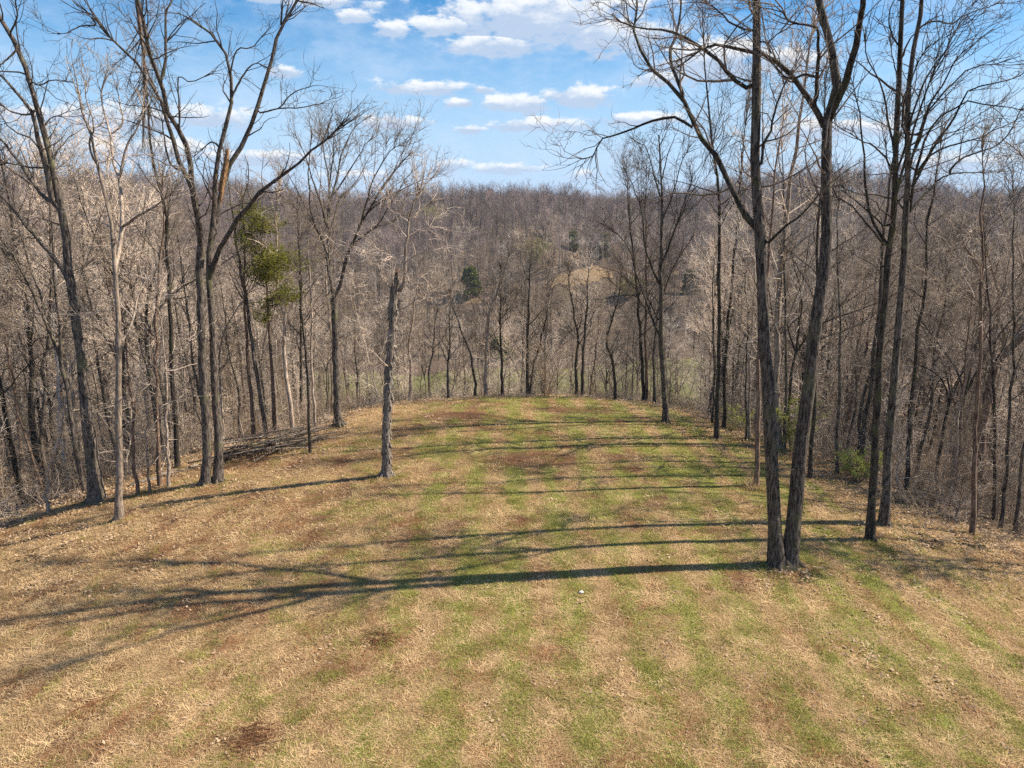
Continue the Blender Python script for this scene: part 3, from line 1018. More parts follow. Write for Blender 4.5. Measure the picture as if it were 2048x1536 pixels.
def snag_bits(root, b, Y0, rng):
    P = np.array([on_plane(*q, Y0)[0] for q in [(791, 566), (794, 552), (796, 546)]]) - b
    S, SR = [], []
    for k in range(7):
        o = rng.normal(size=3) * np.array([.06, .06, 0])
        a = resample(P, 4) + o
        a[-1, 2] += rng.uniform(0, .35)
        S.append(a); SR.append(np.array([.07, .05, .03, .004]))
    obj('splintered_top', Tubes().add(np.array(S), np.array(SR), 4).build('splintered_top', [M_BARK_RED]), root)
    # loose plates of bark
    V, F = [], []
    path = resample(np.array([on_plane(*q, Y0)[0] for q in conv(R0, [(773, 952), (773, 873), (776, 795), (780, 717), (785, 640), (790, 575)])]) - b, 60)
    for k in range(260):
        c = path[rng.integers(0, 60)]
        a = rng.uniform(0, 6.28)
        d = np.array([cos(a), sin(a), 0])
        s = np.array([-sin(a), cos(a), 0]) * rng.uniform(.025, .06)
        h = rng.uniform(.12, .38)
        p = c + d * .185
        q = p - np.array([0, 0, h]) + d * rng.uniform(.0, .10)
        i = len(V)
        V += [p - s, p + s, q + s * .7, q - s * .7, p - s + d * .02, p + s + d * .02, q + s * .7 + d * .015, q - s * .7 + d * .015]
        F += [(i + 4, i + 5, i + 6, i + 7), (i, i + 4, i + 7, i + 3), (i + 1, i + 2, i + 6, i + 5), (i + 3, i + 7, i + 6, i + 2)]
    o = obj('bark_plates', mesh_from('bark_plates', np.array(V), quads=np.array(F), smooth=False, mats=[M_SHAG]), root)
    o['kind'] = 'stuff'


traced_tree('broken_snag', 'shaggy barked trunk snapped off at the top, with one thin pale leader',
    [(conv(R0, [(773, 954), (773, 930), (773, 873), (776, 795), (780, 717), (785, 640), (790, 575), (792, 558)]), 17, 12) ],
    [curve(RC, [(560, 1130), (610, 1080), (612, 960), (620, 850), (640, 680), (680, 570), (715, 490)], 9, 2),
     curve(RC, [(600, 1000), (520, 900), (440, 880)], 2.5, 1), curve(RC, [(610, 950), (700, 900), (790, 880)], 2.5, 1),
     curve(RC, [(620, 850), (560, 760), (520, 600)], 2.5, 1), curve(RC, [(640, 700), (720, 630), (780, 580)], 2.5, 1),
     curve(RC, [(600, 1050), (480, 1000), (400, 960)], 2.5, 1), curve(RC, [(625, 800), (700, 760), (760, 740)], 2.5, 1),
     curve(RC, [(575, 1230), (640, 1200), (700, 1150)], 3, 1)],
    (M_SHAG, M_BARK_PALE, M_TWIG_PINK), seed=10, dens=1.1, fine=1.0, cscale=.8, extra=snag_bits)

# ------------------------------------------------------------------ traced smaller trees along the edges and over the brow
def edge_tree(name, label, pts, w, H, mats, seed, beyond=None, limbs=8, dens=.8, fine=.8, t0=.35, cat='tree', group=None, fork=None, ang=(30, 60), lscale=1.0, up=.4, w1=1.5):
    rng = np.random.default_rng(seed)
    if beyond is None:
        b = ground(*pts[0])
        if spine_r(b[0], b[1]) > 25.5:                       # hidden just over the edge
            beyond = 21.8
    if beyond is not None:                                                   # base lies out of sight over the brow
        d = ray(*pts[0])
        s = np.arange(20, 120, .1)
        P = d[None] * s[:, None]
        b0 = P[np.argmax(spine_r(P[:, 0], P[:, 1]) * (P[:, 1] > 20) > beyond)]
        b = np.array([b0[0], b0[1], float(height(b0[0], b0[1]))])
    Y0 = b[1]
    BASES.append((b, w))
    if beyond is not None:
        limbs, dens, fine, t0, lscale = limbs + 6, dens * 1.5, fine * 1.5, min(t0, .3), lscale * 1.35
    px = [on_plane(u, v, Y0) for (u, v) in pts]
    s0 = px[0][1]
    P = [p for p, _ in px]
    if beyond is not None:
        P = [b] + P
    else:
        P[0] = b
    P = [np.array(p) for p in P]
    d = norm(P[-1] - P[-2])
    while P[-1][2] - b[2] < H:
        d = norm(d + rng.normal(size=3) * .06 + np.array([0, 0, .15]))
        P.append(P[-1] + d * max(H * .15, .5))
    P = resample(np.array(P) - b, 18)
    P[1:] += rng.normal(size=(17, 3)) * np.array([.03, .06, .0])
    t = np.linspace(0, 1, 18)
    R = (w * s0 / FPX / 2) * (1 - t) ** .75 + .01
    R = flare(R, P[:, 2], 0, .35)
    P[0, 2] -= .5
    root = thing(name, label, cat, b, group)
    obj('trunk', Tubes().add(P[None], R[None], 9).build('trunk', [mats[0]], .04), root)
    L0, LR = grow(P[None], R[None], limbs, (t0, .95), ang, (H * .14 * lscale, H * .32 * lscale), 12, .15, up, .55, .012, .2, shrink=.4, end=.15, rng=rng)
    for k in range(len(L0)):
        obj('limb', Tubes().add(L0[k:k + 1], LR[k:k + 1], 5).build('limb', [mats[0]]), root)
    Lt = np.concatenate([L0, resample(P[8:], 12)[None]])
    Rt = np.concatenate([LR, np.interp(np.linspace(.45, 1, 12), t, R)[None]])
    C = crown_from(Lt, Rt, dens, fine, max(H / 17, .5), up, rng)
    S, SR = grow(P[None], R[None], 10, (.08, .5), (50, 95), (.4, 1.8), 6, .25, .1, .25, .006, .014, rng=rng)
    C.add(S, SR, 3)
    obj('crown', C.build('crown', [mats[1]]), root)
    return root


GB, DB, PB, RB_ = (M_BARK, M_TWIG), (M_BARK_DARK, M_TWIG_DARK), (M_BARK_PALE, M_TWIG_PINK), (M_BARK_RED, M_TWIG_PINK)
edge_tree('bent_sapling', 'thin snapped sapling bent over at the top, at the lower left wood edge', [(95, 1026), (93, 980), (96, 945), (122, 862), (124, 845)], 6, 6.5, PB, 21, limbs=6, t0=.4)
edge_tree('sapling', 'short slim sapling just right of the slim pale tree', [(273, 991), (270, 950), (268, 900), (265, 800)], 6, 9, RB_, 22, limbs=7)
edge_tree('sapling', 'very thin straight sapling between the slim pale tree and the twin trunks', [(298, 987), (296, 930), (293, 860)], 4, 7, PB, 23, limbs=6)
edge_tree('bare_tree', 'reddish barked thin tree by the torn orange wood left of the twin trunks', [(320, 974), (317, 900), (314, 800), (312, 640), (313, 600)], 7.5, 13, RB_, 24)
edge_tree('sapling', 'pale sapling nearest the twin trunks on their left', [(336, 975), (335, 900), (333, 800)], 5.5, 9, PB, 25, limbs=7)
edge_tree('bare_tree', 'dark tall trunk rising behind the saplings left of the twin trunks', [(354, 938), (350, 850), (346, 760), (341, 660), (338, 600), (334, 500), (331, 430)], 9, 19, DB, 26, limbs=9)
edge_tree('bare_tree', 'dark forked trunk deep in the wood near the left border of the photo', [(66, 860), (63, 760), (60, 660), (56, 600), (40, 540), (30, 500)], 11, 18, DB, 27, beyond=27)
edge_tree('white_barked_tree', 'bone white dead stem in the wood left of the leaning trunk', [(120, 860), (118, 820), (115, 760), (110, 690), (106, 640), (112, 560)], 6.5, 13, (M_BARK_WHITE, M_TWIG_PINK), 28, beyond=25, limbs=6)
edge_tree('bare_tree', 'grey trunk forking between the dark fork and the white stem', [(88, 920), (87, 820), (86, 740), (90, 690), (100, 640), (102, 540)], 8, 17, GB, 29, beyond=24)
edge_tree('bare_tree', 'thin tree leaning left behind the brush pile, first from the twin trunks', [(507, 878), (502, 800), (497, 720), (492, 640), (488, 590)], 7, 13, RB_, 30)
edge_tree('bare_tree', 'thin tree leaning left behind the brush pile, second from the twin trunks', [(533, 873), (524, 810), (514, 750), (505, 690), (495, 620)], 8, 14, GB, 31)
edge_tree('bare_tree', 'crooked pale trunk curving left above the brush pile', [(589, 868), (580, 810), (572, 740), (568, 690), (567, 640), (560, 600), (556, 560)], 8.5, 13, PB, 32)
edge_tree('bare_tree', 'dark slim trunk set back between the crooked pale trunk and the vase crowned tree', [(602, 824), (602, 760), (601, 660), (600, 600)], 6, 14, DB, 33)
edge_tree('sapling', 'dark straight sapling standing at the right end of the brush pile', [(620, 907), (618, 840), (615, 760), (609, 690), (607, 650)], 5, 11, DB, 34, limbs=7)
edge_tree('bare_tree', 'thin pale tree close left of the vase crowned tree', [(630, 857), (627, 800), (624, 720), (623, 620)], 5, 12, PB, 35)
edge_tree('bare_tree', 'pale thin trunk right behind the vase crowned tree', [(665, 822), (664, 760), (663, 690)], 5, 13, PB, 36)
edge_tree('bare_tree', 'young tree with upswept pale limbs right of the twin trunks', [(445, 900), (442, 800), (440, 700), (460, 640), (500, 580), (512, 555)], 5, 9.5, PB, 37, beyond=19)

edge_tree('broken_brow_tree', 'thick pale trunk with snapped leader just over the far brow of the meadow', [(973, 786), (972, 710), (976, 667), (977, 630), (987, 605), (1000, 575)], 9.5, 10, (M_BARK_PALE, M_TWIG_PINK), 41, beyond=20.6)
edge_tree('bare_tree', 'dark straight tree on the far brow, second right of the broken pale trunk', [(1055, 775), (1055, 690), (1057, 620), (1059, 560)], 6.5, 10.5, DB, 42, beyond=22)
edge_tree('bare_tree', 'dark slanting tree on the far brow leaning right', [(1061, 776), (1068, 730), (1079, 690)], 4.5, 8, DB, 43, beyond=22)
edge_tree('vine_tree', 'pale tree wrapped in reddish vines at its foot on the far brow', [(1092, 780), (1091, 740), (1090, 697), (1096, 640), (1094, 600)], 6, 9.5, PB, 44, beyond=21)
edge_tree('bare_tree', 'dark forked tree right of the vine wrapped one on the far brow', [(1153, 778), (1153, 720), (1156, 670), (1150, 640), (1143, 600)], 6.5, 9, DB, 45, beyond=22)
edge_tree('bare_tree', 'grey tree dividing into a narrow fork, close beside the dark forked one', [(1165, 775), (1166, 720), (1168, 687), (1172, 640), (1175, 590)], 7, 9.5, GB, 46, beyond=22.5)
edge_tree('bare_tree', 'crooked dark tree on the brow left of the two straight dark trunks', [(1231, 790), (1228, 740), (1218, 700), (1212, 680), (1225, 640)], 6, 9, DB, 47, beyond=20.5)
edge_tree('bare_tree', 'slender dark tree first right of the broken pale brow trunk', [(1004, 787), (1003, 730), (1001, 680), (1000, 610)], 5.5, 9.5, DB, 48, beyond=21.5)
edge_tree('bare_tree', 'curved thin tree just left of the broken pale brow trunk', [(952, 787), (946, 740), (938, 700), (925, 670)], 5, 8, GB, 49, beyond=21)
edge_tree('sapling', 'lone thin sapling on the brow right of the snag', [(897, 788), (896, 740), (898, 700)], 4.5, 7.5, GB, 50, beyond=21)
edge_tree('bare_tree', 'grey tree over the brow close right of the snag', [(820, 795), (822, 740), (818, 690), (826, 640)], 6, 10, PB, 51, beyond=24)
edge_tree('bare_tree', 'slim forked tree over the brow between the snag and the lone sapling', [(860, 790), (858, 750), (866, 700)], 5, 9.5, GB, 52, beyond=26)

edge_tree('bare_tree', 'left one of the two straight dark trunks at the right end of the brow', [(1286, 804), (1284, 740), (1282, 680), (1276, 600), (1270, 540)], 7, 15, DB, 61)
edge_tree('bare_tree', 'reddish straight trunk close behind the left dark one at the brow', [(1292, 797), (1292, 730), (1291, 650), (1293, 590)], 6, 15, RB_, 62)
edge_tree('bare_tree', 'twisted thin tree right behind the two straight dark trunks', [(1309, 797), (1308, 740), (1306, 710), (1312, 660)], 5.5, 10, GB, 63)
traced_tree('vase_crowned_tree', 'bare tree with a narrow upswept crown on the right bend of the far meadow',
    [(conv(R0, [(1332, 846), (1330, 810), (1326, 740), (1322, 680), (1322, 600), (1321, 540), (1324, 450), (1322, 350), (1318, 270)]), 12, 2)],
    [curve(RD, [(405, 1520), (350, 1380), (300, 1250), (270, 1130), (220, 1060), (150, 1010)], 5, 1),
     curve(RD, [(410, 1300), (340, 1130), (330, 1000), (290, 850), (240, 750)], 5, 1),
     curve(RD, [(412, 1200), (470, 1050), (520, 900), (560, 780)], 5, 1), curve(RD, [(415, 1000), (470, 860), (500, 740), (540, 660)], 4, 1),
     curve(RD, [(412, 900), (370, 760), (340, 660), (290, 640)], 4, 1), curve(RD, [(405, 1450), (340, 1330), (250, 1250)], 4, 1),
     curve(RD, [(412, 1350), (470, 1200), (560, 1060)], 4, 1), curve(RD, [(412, 820), (440, 700), (480, 600)], 3, 1)],
    (M_BARK, M_BARK_DARK, M_TWIG_DARK), seed=64, dens=.8, fine=.8, up=.6, cscale=.7, sub=22)
edge_tree('bare_tree', 'straight dark trunk on the grass edge between the narrow crowned tree and the double oak', [(1434, 880), (1435, 820), (1438, 740), (1439, 680), (1440, 570), (1440, 500)], 8.5, 19, DB, 65, limbs=11)
edge_tree('bare_tree', 'dark trunk just behind right of the straight dark one at the right grass edge', [(1448, 857), (1449, 780), (1453, 690), (1462, 570)], 7, 17, DB, 66)
edge_tree('sapling', 'thin pale sapling left behind the straight dark trunk at the right grass edge', [(1426, 848), (1427, 790), (1428, 730)], 4, 10, GB, 67)
edge_tree('reddish_tree', 'reddish trunk in a tuft of dead grass close left of the double oak', [(1513, 974), (1514, 900), (1516, 820), (1519, 730), (1522, 640)], 9, 15, (M_BARK_RED, M_TWIG), 68)
edge_tree('bare_tree', 'big grey tree seen between the two stems of the double oak', [(1558, 898), (1553, 800), (1553, 728), (1556, 640), (1562, 523), (1575, 420)], 14, 21, PB, 69, limbs=11)
edge_tree('bare_tree', 'thin tree right beside the big grey one behind the double oak', [(1570, 902), (1572, 800), (1570, 700)], 6, 15, GB, 70)
edge_tree('bare_tree', 'dark trunk hidden behind the right stem of the double oak', [(1622, 958), (1624, 880), (1628, 800), (1630, 700)], 7.5, 16, DB, 71)
edge_tree('bare_tree', 'slim tree in the brush right of the double oak', [(1675, 948), (1676, 860), (1678, 760), (1680, 700)], 6, 13, GB, 72)
edge_tree('bare_tree', 'dark tree leaning right behind the lime green shrub', [(1722, 946), (1730, 860), (1740, 780), (1750, 690), (1757, 640)], 9.5, 16, GB, 73)
edge_tree('bare_tree', 'dark slim tree right of the fan crowned one in the wood', [(1812, 980), (1817, 900), (1822, 820), (1827, 752)], 8, 15, DB, 74)
edge_tree('bare_tree', 'straight brown trunk at the wood edge in the lower right', [(1945, 1072), (1947, 990), (1951, 880), (1957, 760), (1962, 650)], 8.5, 16, RB_, 75, limbs=10)
edge_tree('bare_tree', 'thin leaning tree right of the straight brown trunk', [(2001, 1058), (2008, 980), (2015, 880), (2022, 800), (2026, 740)], 6.5, 14, GB, 76)
edge_tree('bare_tree', 'thin pole tree at the extreme lower right border of the wood', [(2033, 1072), (2040, 990), (2046, 900)], 6, 13, GB, 77)
edge_tree('bare_tree', 'slim tree set back between the straight brown trunk and the thin leaning one', [(1988, 1041), (1989, 960), (1990, 860)], 6, 13, DB, 78)
edge_tree('sapling', 'left of a close pair of thin saplings left of the double oak', [(1492, 880), (1493, 800), (1492, 730)], 4, 10, GB, 79)
edge_tree('sapling', 'right of a close pair of thin saplings left of the double oak', [(1499, 880), (1499, 800), (1500, 730)], 4, 11, PB, 80)
d_ = ray(1962, 1000)
p_ = d_ * (37 / d_[1])
traced_tree('heavy_leaning_tree', 'heavy old tree in the right wood whose thick limb leans out past the right border',
    [(conv(R0, [(1955, 960), (1960, 900), (1967, 843), (1978, 790), (1988, 741), (2003, 712), (2030, 686), (2060, 660), (2120, 600), (2180, 500)]), 17, 10)],
    [curve(RG, [(840, 1400), (850, 1310), (820, 1200), (810, 1050), (770, 900), (730, 750), (700, 690), (640, 740), (580, 810)], 7, 1.5),
     curve(RG, [(845, 1330), (780, 1270), (760, 1160), (700, 1000), (600, 900), (540, 800), (480, 730)], 6, 1.5),
     curve(RG, [(900, 1340), (960, 1180), (960, 1000), (940, 860), (860, 700), (820, 600), (815, 520)], 8, 2),
     curve(RG, [(1000, 1290), (1060, 1000), (1000, 700), (1040, 500), (940, 300), (860, 230)], 8, 2)],
    (M_BARK_RED, M_BARK_PALE, M_TWIG_PINK), base=(p_[0], 37.0, float(height(p_[0], 37.0))), seed=81, dens=.9)

# ------------------------------------------------------------------ evergreens and leafing shrubs
def cedar(name, label, path, H, width, mats, seed, n_clump=26, leaf=.22, per=110, bare=.3, trunk_r=.16, gaps=.0, clumps=None, cat='evergreen tree', group=None):
    """path: local trunk points; foliage in ragged clumps on short branches"""
    rng = np.random.default_rng(seed)
    b = np.array(path[0])
    P = resample(np.array(path) - b, 14)
    P[0, 2] -= .4
    R = np.linspace(trunk_r, .02, 14)
    root = thing(name, label, cat, b, group)
    obj('trunk', Tubes().add(P[None], R[None], 8).build('trunk', [M_BARK_RED], .04), root)
    br, cl = [], []
    if clumps is None:
        clumps = []
        for k in range(n_clump):
            t = bare + (1 - bare) * rng.random() ** .8
            a = rng.uniform(0, 6.28)
            w = width * (1.05 - (t - bare) / (1 - bare)) * rng.uniform(.35, 1.0) + .12
            f = t * 13
            i = min(int(f), 12)
            c = P[i] + (P[i + 1] - P[i]) * (f - i)
            clumps.append((c, c + np.array([cos(a) * w, sin(a) * w, w * .15 + .1]), max(.35, width * .42)))
    pos = []
    for (c, e, s) in clumps:
        br.append(resample(np.array([c, (c + e) / 2 + np.array([0, 0, -.05]), e]), 6))
        n = int(per * (s / .6) ** 1.5)
        ns = max(5, int(14 * s / .6))
        dv = norm(rng.normal(size=(ns, 3)) * np.array([1, 1, .45]) + np.array([0, 0, .25]) + norm(e - c) * .5)
        o0 = e + rng.normal(size=(ns, 3)) * s * np.array([.38, .38, .22])
        k = rng.integers(0, ns, n)
        f = rng.random((n, 1))
        pos.append(o0[k] + dv[k] * f * s * .8 + rng.normal(size=(n, 3)) * s * .10 * (1.1 - f))
        q = rng.normal(size=(n // 5, 3)) * s * .12
        pos.append(c + (e - c) * rng.random((n // 5, 1)) + q)
    br = np.array(br)
    obj('branches', Tubes().add(br, np.linspace(.03, .008, 6)[None] * np.ones((len(br), 1)), 4).build('branches', [M_BARK_RED]), root)
    V, F, tint = sprays(np.concatenate(pos), leaf, rng, .6)
    obj('foliage', mesh_from('foliage', V, tris=F, smooth=False, mats=mats, attrs={'tint': ('FLOAT', tint.astype(np.float32))}), root)
    return root


b_ = ground(549, 870)
pa = [b_] + [on_plane(u, v, b_[1])[0] for (u, v) in [(545, 760), (537, 640), (533, 560), (522, 470), (510, 420)]]
cl_ = []
rg = np.random.default_rng(12)
for (u, v, s, k) in [(505, 428, .75, 4), (530, 450, .8, 3), (500, 480, .6, 3), (520, 505, .6, 3), (545, 520, .9, 5), (575, 520, .7, 4), (540, 545, .9, 5), (560, 590, .7, 4), (525, 630, .55, 3), (585, 600, .45, 2), (500, 560, .4, 2), (515, 450, .7, 3)]:
    for q in range(k):
        c0, s_ = on_plane(u + rg.normal() * 9, v + rg.normal() * 8, b_[1] + rg.normal() * .5)
        st = on_plane(535 - .05 * (870 - v) * .3, v + 14, b_[1])[0]
        cl_.append((st - b_, c0 - b_, s * 1.25))
cedar('red_cedar', 'ragged yellowish green cedar rising behind the brush pile', pa, 12, 1.5, [M_CEDAR], 90, clumps=cl_, leaf=.085, per=300, trunk_r=.13)
b2 = ground(640, 815)
pa = [b2] + [on_plane(u, v, b2[1])[0] for (u, v) in [(642, 740), (644, 660), (648, 600)]]
cl_ = [(np.array(on_plane(646, v, b2[1])[0]) - b2, np.array(on_plane(u, v - 6, b2[1] + rg.normal() * .6)[0]) - b2, s) for (u, v, s) in
       [(690, 628, .55), (705, 622, .5), (655, 600, .5), (640, 640, .5), (630, 610, .45), (660, 690, .5), (650, 655, .5), (700, 640, .4), (665, 575, .4)]]
cedar('red_cedar', 'low green cedar showing behind the trunk of the vase crowned tree', pa, 8, 1.3, [M_CEDAR], 91, clumps=cl_, leaf=.11, per=240, trunk_r=.09)


VISTA = []


def far_cedar(u, v, hpx, wpx, label, seed, mats, beyond=None):
    g = ground(u, v) if beyond is None else np.array([*(ray(u, v) * (beyond / ray(u, v)[1]))[:2], 0])
    g[2] = height(g[0], g[1])
    dist = np.hypot(*(g[:2]))
    H = hpx * dist / FPX
    if dist > 150:
        VISTA.append(g)
    path = [g, g + np.array([0, 0, H * .5]), g + np.array([.1, 0, H])]
    return cedar('cedar', label, path, H, wpx * dist / FPX / 2, mats, seed, n_clump=60, leaf=max(.25, .0032 * dist), per=70, bare=.04, trunk_r=.2)


far_cedar(940, 594, 52, 36, 'dark green pointed cedar standing above the small tan clearing', 92, [M_CEDAR_DARK])
far_cedar(1378, 588, 40, 28, 'small dark round cedar below the right hillside clearing', 93, [M_CEDAR_DARK])
far_cedar(1352, 775, 62, 40, 'dark cedar low behind the narrow crowned tree on the right bend', 94, [M_CEDAR_DARK], beyond=80)
far_cedar(1145, 500, 34, 18, 'small dark cedar high on the hillside above the yellow budding tree', 95, [M_CEDAR_DARK])
far_cedar(1205, 512, 38, 30, 'broad dark cedar on the hillside right of the yellow budding tree', 96, [M_CEDAR_DARK])
far_cedar(760, 770, 60, 60, 'dark evergreen thicket in the valley close left of the snag', 97, [M_CEDAR_DARK], beyond=105)
far_cedar(1000, 640, 40, 44, 'dusky cedar just below the small tan clearing', 98, [M_CEDAR_DARK], beyond=200)


def leafy_shrub(name, label, base, H, Wd, mat, seed, stems=14, n=900, leaf=.10, cat='shrub', group=None, twig=M_TWIG_TAN):
    rng = np.random.default_rng(seed)
    root = thing(name, label, cat, base, group)
    a = rng.uniform(0, 6.28, stems)
    P = np.zeros((stems, 7, 3))
    d = norm(np.stack([np.cos(a) * .35 * Wd / H * 1.4, np.sin(a) * .35 * Wd / H * 1.4, np.ones(stems)], 1))
    P[:, 0] = np.stack([np.cos(a) * .1, np.sin(a) * .1, np.full(stems, -.1)], 1)
    for k in range(1, 7):
        d = norm(d + rng.normal(size=(stems, 3)) * .12)
        P[:, k] = P[:, k - 1] + d * H * rng.uniform(.8, 1.1, (stems, 1)) / 6
    R = np.linspace(.02, .006, 7)[None] * np.ones((stems, 1)) * max(1, H / 4)
    P1, R1 = grow(P, R, stems * 9, (.2, 1), (25, 60), (H * .12, H * .35), 5, .2, .3, .6, .005, .02, rng=rng)
    P2, R2 = grow(P1, R1, stems * 22, (.2, 1), (25, 60), (H * .06, H * .18), 4, .2, .3, .6, .004, .01, rng=rng)
    obj('stems', Tubes().add(P, R, 5).add(P1, R1, 3).add(P2, R2, 3).build('stems', [twig]), root)
    pool = np.concatenate([P1.reshape(-1, 3), P2.reshape(-1, 3), P2.reshape(-1, 3)])
    pos = pool[rng.integers(0, len(pool), n)] + rng.normal(size=(n, 3)) * .05 * H / 3
    V, F, tint = sprays(pos, leaf, rng, .7)
    obj('leaves', mesh_from('leaves', V, tris=F, smooth=False, mats=[mat], attrs={'tint': ('FLOAT', tint.astype(np.float32))}), root)
    return root


leafy_shrub('lime_shrub', 'lime green leafing shrub seen between the two stems of the double oak', ground(1585, 905), 3.0, 1.9, M_LEAF_LIME, 101, n=2600)
leafy_shrub('lime_shrub', 'lime green leafing shrub just left of the dark trunked tree', ground(1716, 962), 1.9, 1.6, M_LEAF_LIME, 102, n=1700)
leafy_shrub('lime_shrub', 'small lime green shrub low at the edge right of the straight dark trunk', ground(1476, 862), 1.8, 1.6, M_LEAF_LIME, 103, n=900)
leafy_shrub('oak_sapling', 'sapling still holding dry tan leaves at the lower left border of the wood', ground(22, 1015), 3.2, 3.2, M_LEAF_TAN, 104, n=900, leaf=.1)
leafy_shrub('vine_tangle', 'reddish tangle of dry vines at the middle of the far brow', np.array([*(ray(1095, 785) * (50.6 / ray(1095, 785)[1]))[:2], 0]) + np.array([0, 0, float(height((ray(1095, 785) * (50.6 / ray(1095, 785)[1]))[0], 50.6))]),
            4.6, 3.0, M_LEAF_TAN, 105, n=900, leaf=.09, stems=34, twig=M_TWIG_TAN, cat='vines')
for (u, v, h, w, s, lab) in [(1065, 541, 14, 13, 106, 'round yellow green budding tree in the middle of the far hillside'),
                             (1260, 600, 9, 10, 107, 'yellowish budding tree below the right hillside clearing'),
                             (1900, 640, 12, 12, 108, 'yellow green budding tree in the right wood beyond the fan crowned tree'),
                             (872, 450, 13, 16, 109, 'faint yellow budding tree high on the far hillside')]:
    g = ground(u, v)
    VISTA.append(g)
    leafy_shrub('budding_tree', lab, g, h, w, M_BUD, s, stems=24, n=11000, leaf=.36 if s != 108 else .2, cat='tree', twig=M_TWIG)

# ------------------------------------------------------------------ brush pile, logs and small things on the ground
rb = np.random.default_rng(31)
bp0, bp1 = ground(470, 918), ground(648, 882)
pile = thing('brush_pile', 'long heap of cut branches along the left edge of the meadow', 'brush pile', (bp0 + bp1) / 2)
pc = (bp0 + bp1) / 2
ax = norm((bp1 - bp0) * np.array([1, 1, 0]))
Lp = np.linalg.norm((bp1 - bp0)[:2])
twigsP = []
for k in range(72):
    t = rb.uniform(-.52, .52)
    L = rb.uniform(1.8, 4.6)
    ang = rb.normal() * .38
    d = np.array([ax[0] * cos(ang) - ax[1] * sin(ang), ax[0] * sin(ang) + ax[1] * cos(ang), rb.normal() * .07])
    c = pc + ax * t * Lp + np.array([rb.normal() * .45, rb.normal() * .55, 0])
    hgt = max(.05, (1 - abs(t) * 1.6) * 1.15) * rb.random() + .06
    pts = np.array([c - d * L / 2, c - d * L / 6 + rb.normal(size=3) * .12, c + d * L / 6 + rb.normal(size=3) * .12, c + d * L / 2])
    pts[:, 2] = height(pts[:, 0], pts[:, 1]) + hgt + d[2] * np.array([-.5, -.16, .16, .5]) * L
    P = resample(pts - pc, 8)
    r = rb.uniform(.018, .055)
    obj('branch', Tubes().add(P[None], np.linspace(r, r * .35, 8)[None], 6).build('branch', [M_BARK_PALE if rb.random() < .4 else (M_BARK if rb.random() < .6 else M_BARK_DARK)]), pile)
    twigsP.append(P)
tp = np.array(twigsP)
P1, R1 = grow(tp, np.full(tp.shape[:2], .03), 330, (.1, 1), (20, 70), (.5, 1.8), 6, .25, .05, .5, .007, .016, rng=rb)
P2, R2 = grow(P1, R1, 900, (.1, 1), (20, 70), (.2, .7), 4, .3, .05, .6, .005, .01, rng=rb)
o = obj('twigs', Tubes().add(P1, R1, 3).add(P2, R2, 3).build('twigs', [M_TWIG_DARK]), pile)
o['kind'] = 'stuff'


def log(name, label, a, b, w, mat, seed, cat='log', twigs=0):
    rng = np.random.default_rng(seed)
    A, B = ground(*a), ground(*b)
    _, s = on_plane(*a, A[1])
    r = w * s / FPX / 2
    P = np.array([A + (B - A) * t for t in np.linspace(0, 1, 9)])
    P[:, 2] = height(P[:, 0], P[:, 1]) + r * .8
    P[1:-1] += rng.normal(size=(7, 3)) * np.array([.08, .08, .03])
    c = P[0].copy()
    root = thing(name, label, cat, c)
    R = np.linspace(r, r * .55, 9)
    P9 = np.concatenate([P[:1], P, P[-1:]]) - c
    R9 = np.concatenate([[.001], R, [.001]])
    obj('stem', Tubes().add(P9[None], R9[None], 9).build('stem', [mat], .05), root)
    if twigs:
        S, SR = grow((P - c)[None], R[None], twigs, (.3, 1), (25, 70), (.5, 1.8), 6, .2, .3, .4, .008, .025, rng=rng)
        S2, SR2 = grow(S, SR, twigs * 4, (.2, 1), (25, 70), (.3, .8), 4, .2, .2, .6, .005, .01, rng=rng)
        obj('twigs', Tubes().add(S, SR, 4).add(S2, SR2, 3).build('twigs', [M_TWIG]), root)
    return root


log('fallen_log', 'long grey fallen trunk lying at the wood edge left of the twin trunks', (262, 975), (398, 932), 9, M_BARK_PALE, 41, twigs=6)
log('fallen_log', 'pale fallen pole on the ground left of the leaning trunk', (35, 1018), (160, 985), 6, M_BARK_PALE, 42, twigs=5)
log('fallen_branch', 'dark crooked branch on the ground at the foot of the leaning trunk', (108, 975), (182, 1002), 5, M_BARK_DARK, 43, 'branch', 4)
log('torn_branch', 'torn branch with bright orange wood lying by the saplings left of the twin trunks', (248, 985), (300, 965), 5, M_WOOD, 44, 'branch', 0)
log('fallen_log', 'pale broken limb lying behind the reddish sapling left of the twin trunks', (300, 968), (345, 962), 4, M_WOOD, 45, 'log', 0)
log('fallen_branch', 'grey fallen branch at the right grass edge beyond the fan crowned tree', (1800, 985 + 75), (1900, 1085), 3.5, M_BARK, 46, 'branch', 7)
log('fallen_branch', 'pale thin pole leaning low across the brush in the lower right', (1935, 990 + 70), (2010, 1085), 3.5, M_BARK_PALE, 47, 'branch', 3)
log('fallen_branch', 'pale pole on the grass behind the brush pile near the vase crowned tree', (590, 872), (648, 858), 2.5, M_BARK_PALE, 48, 'branch', 0)


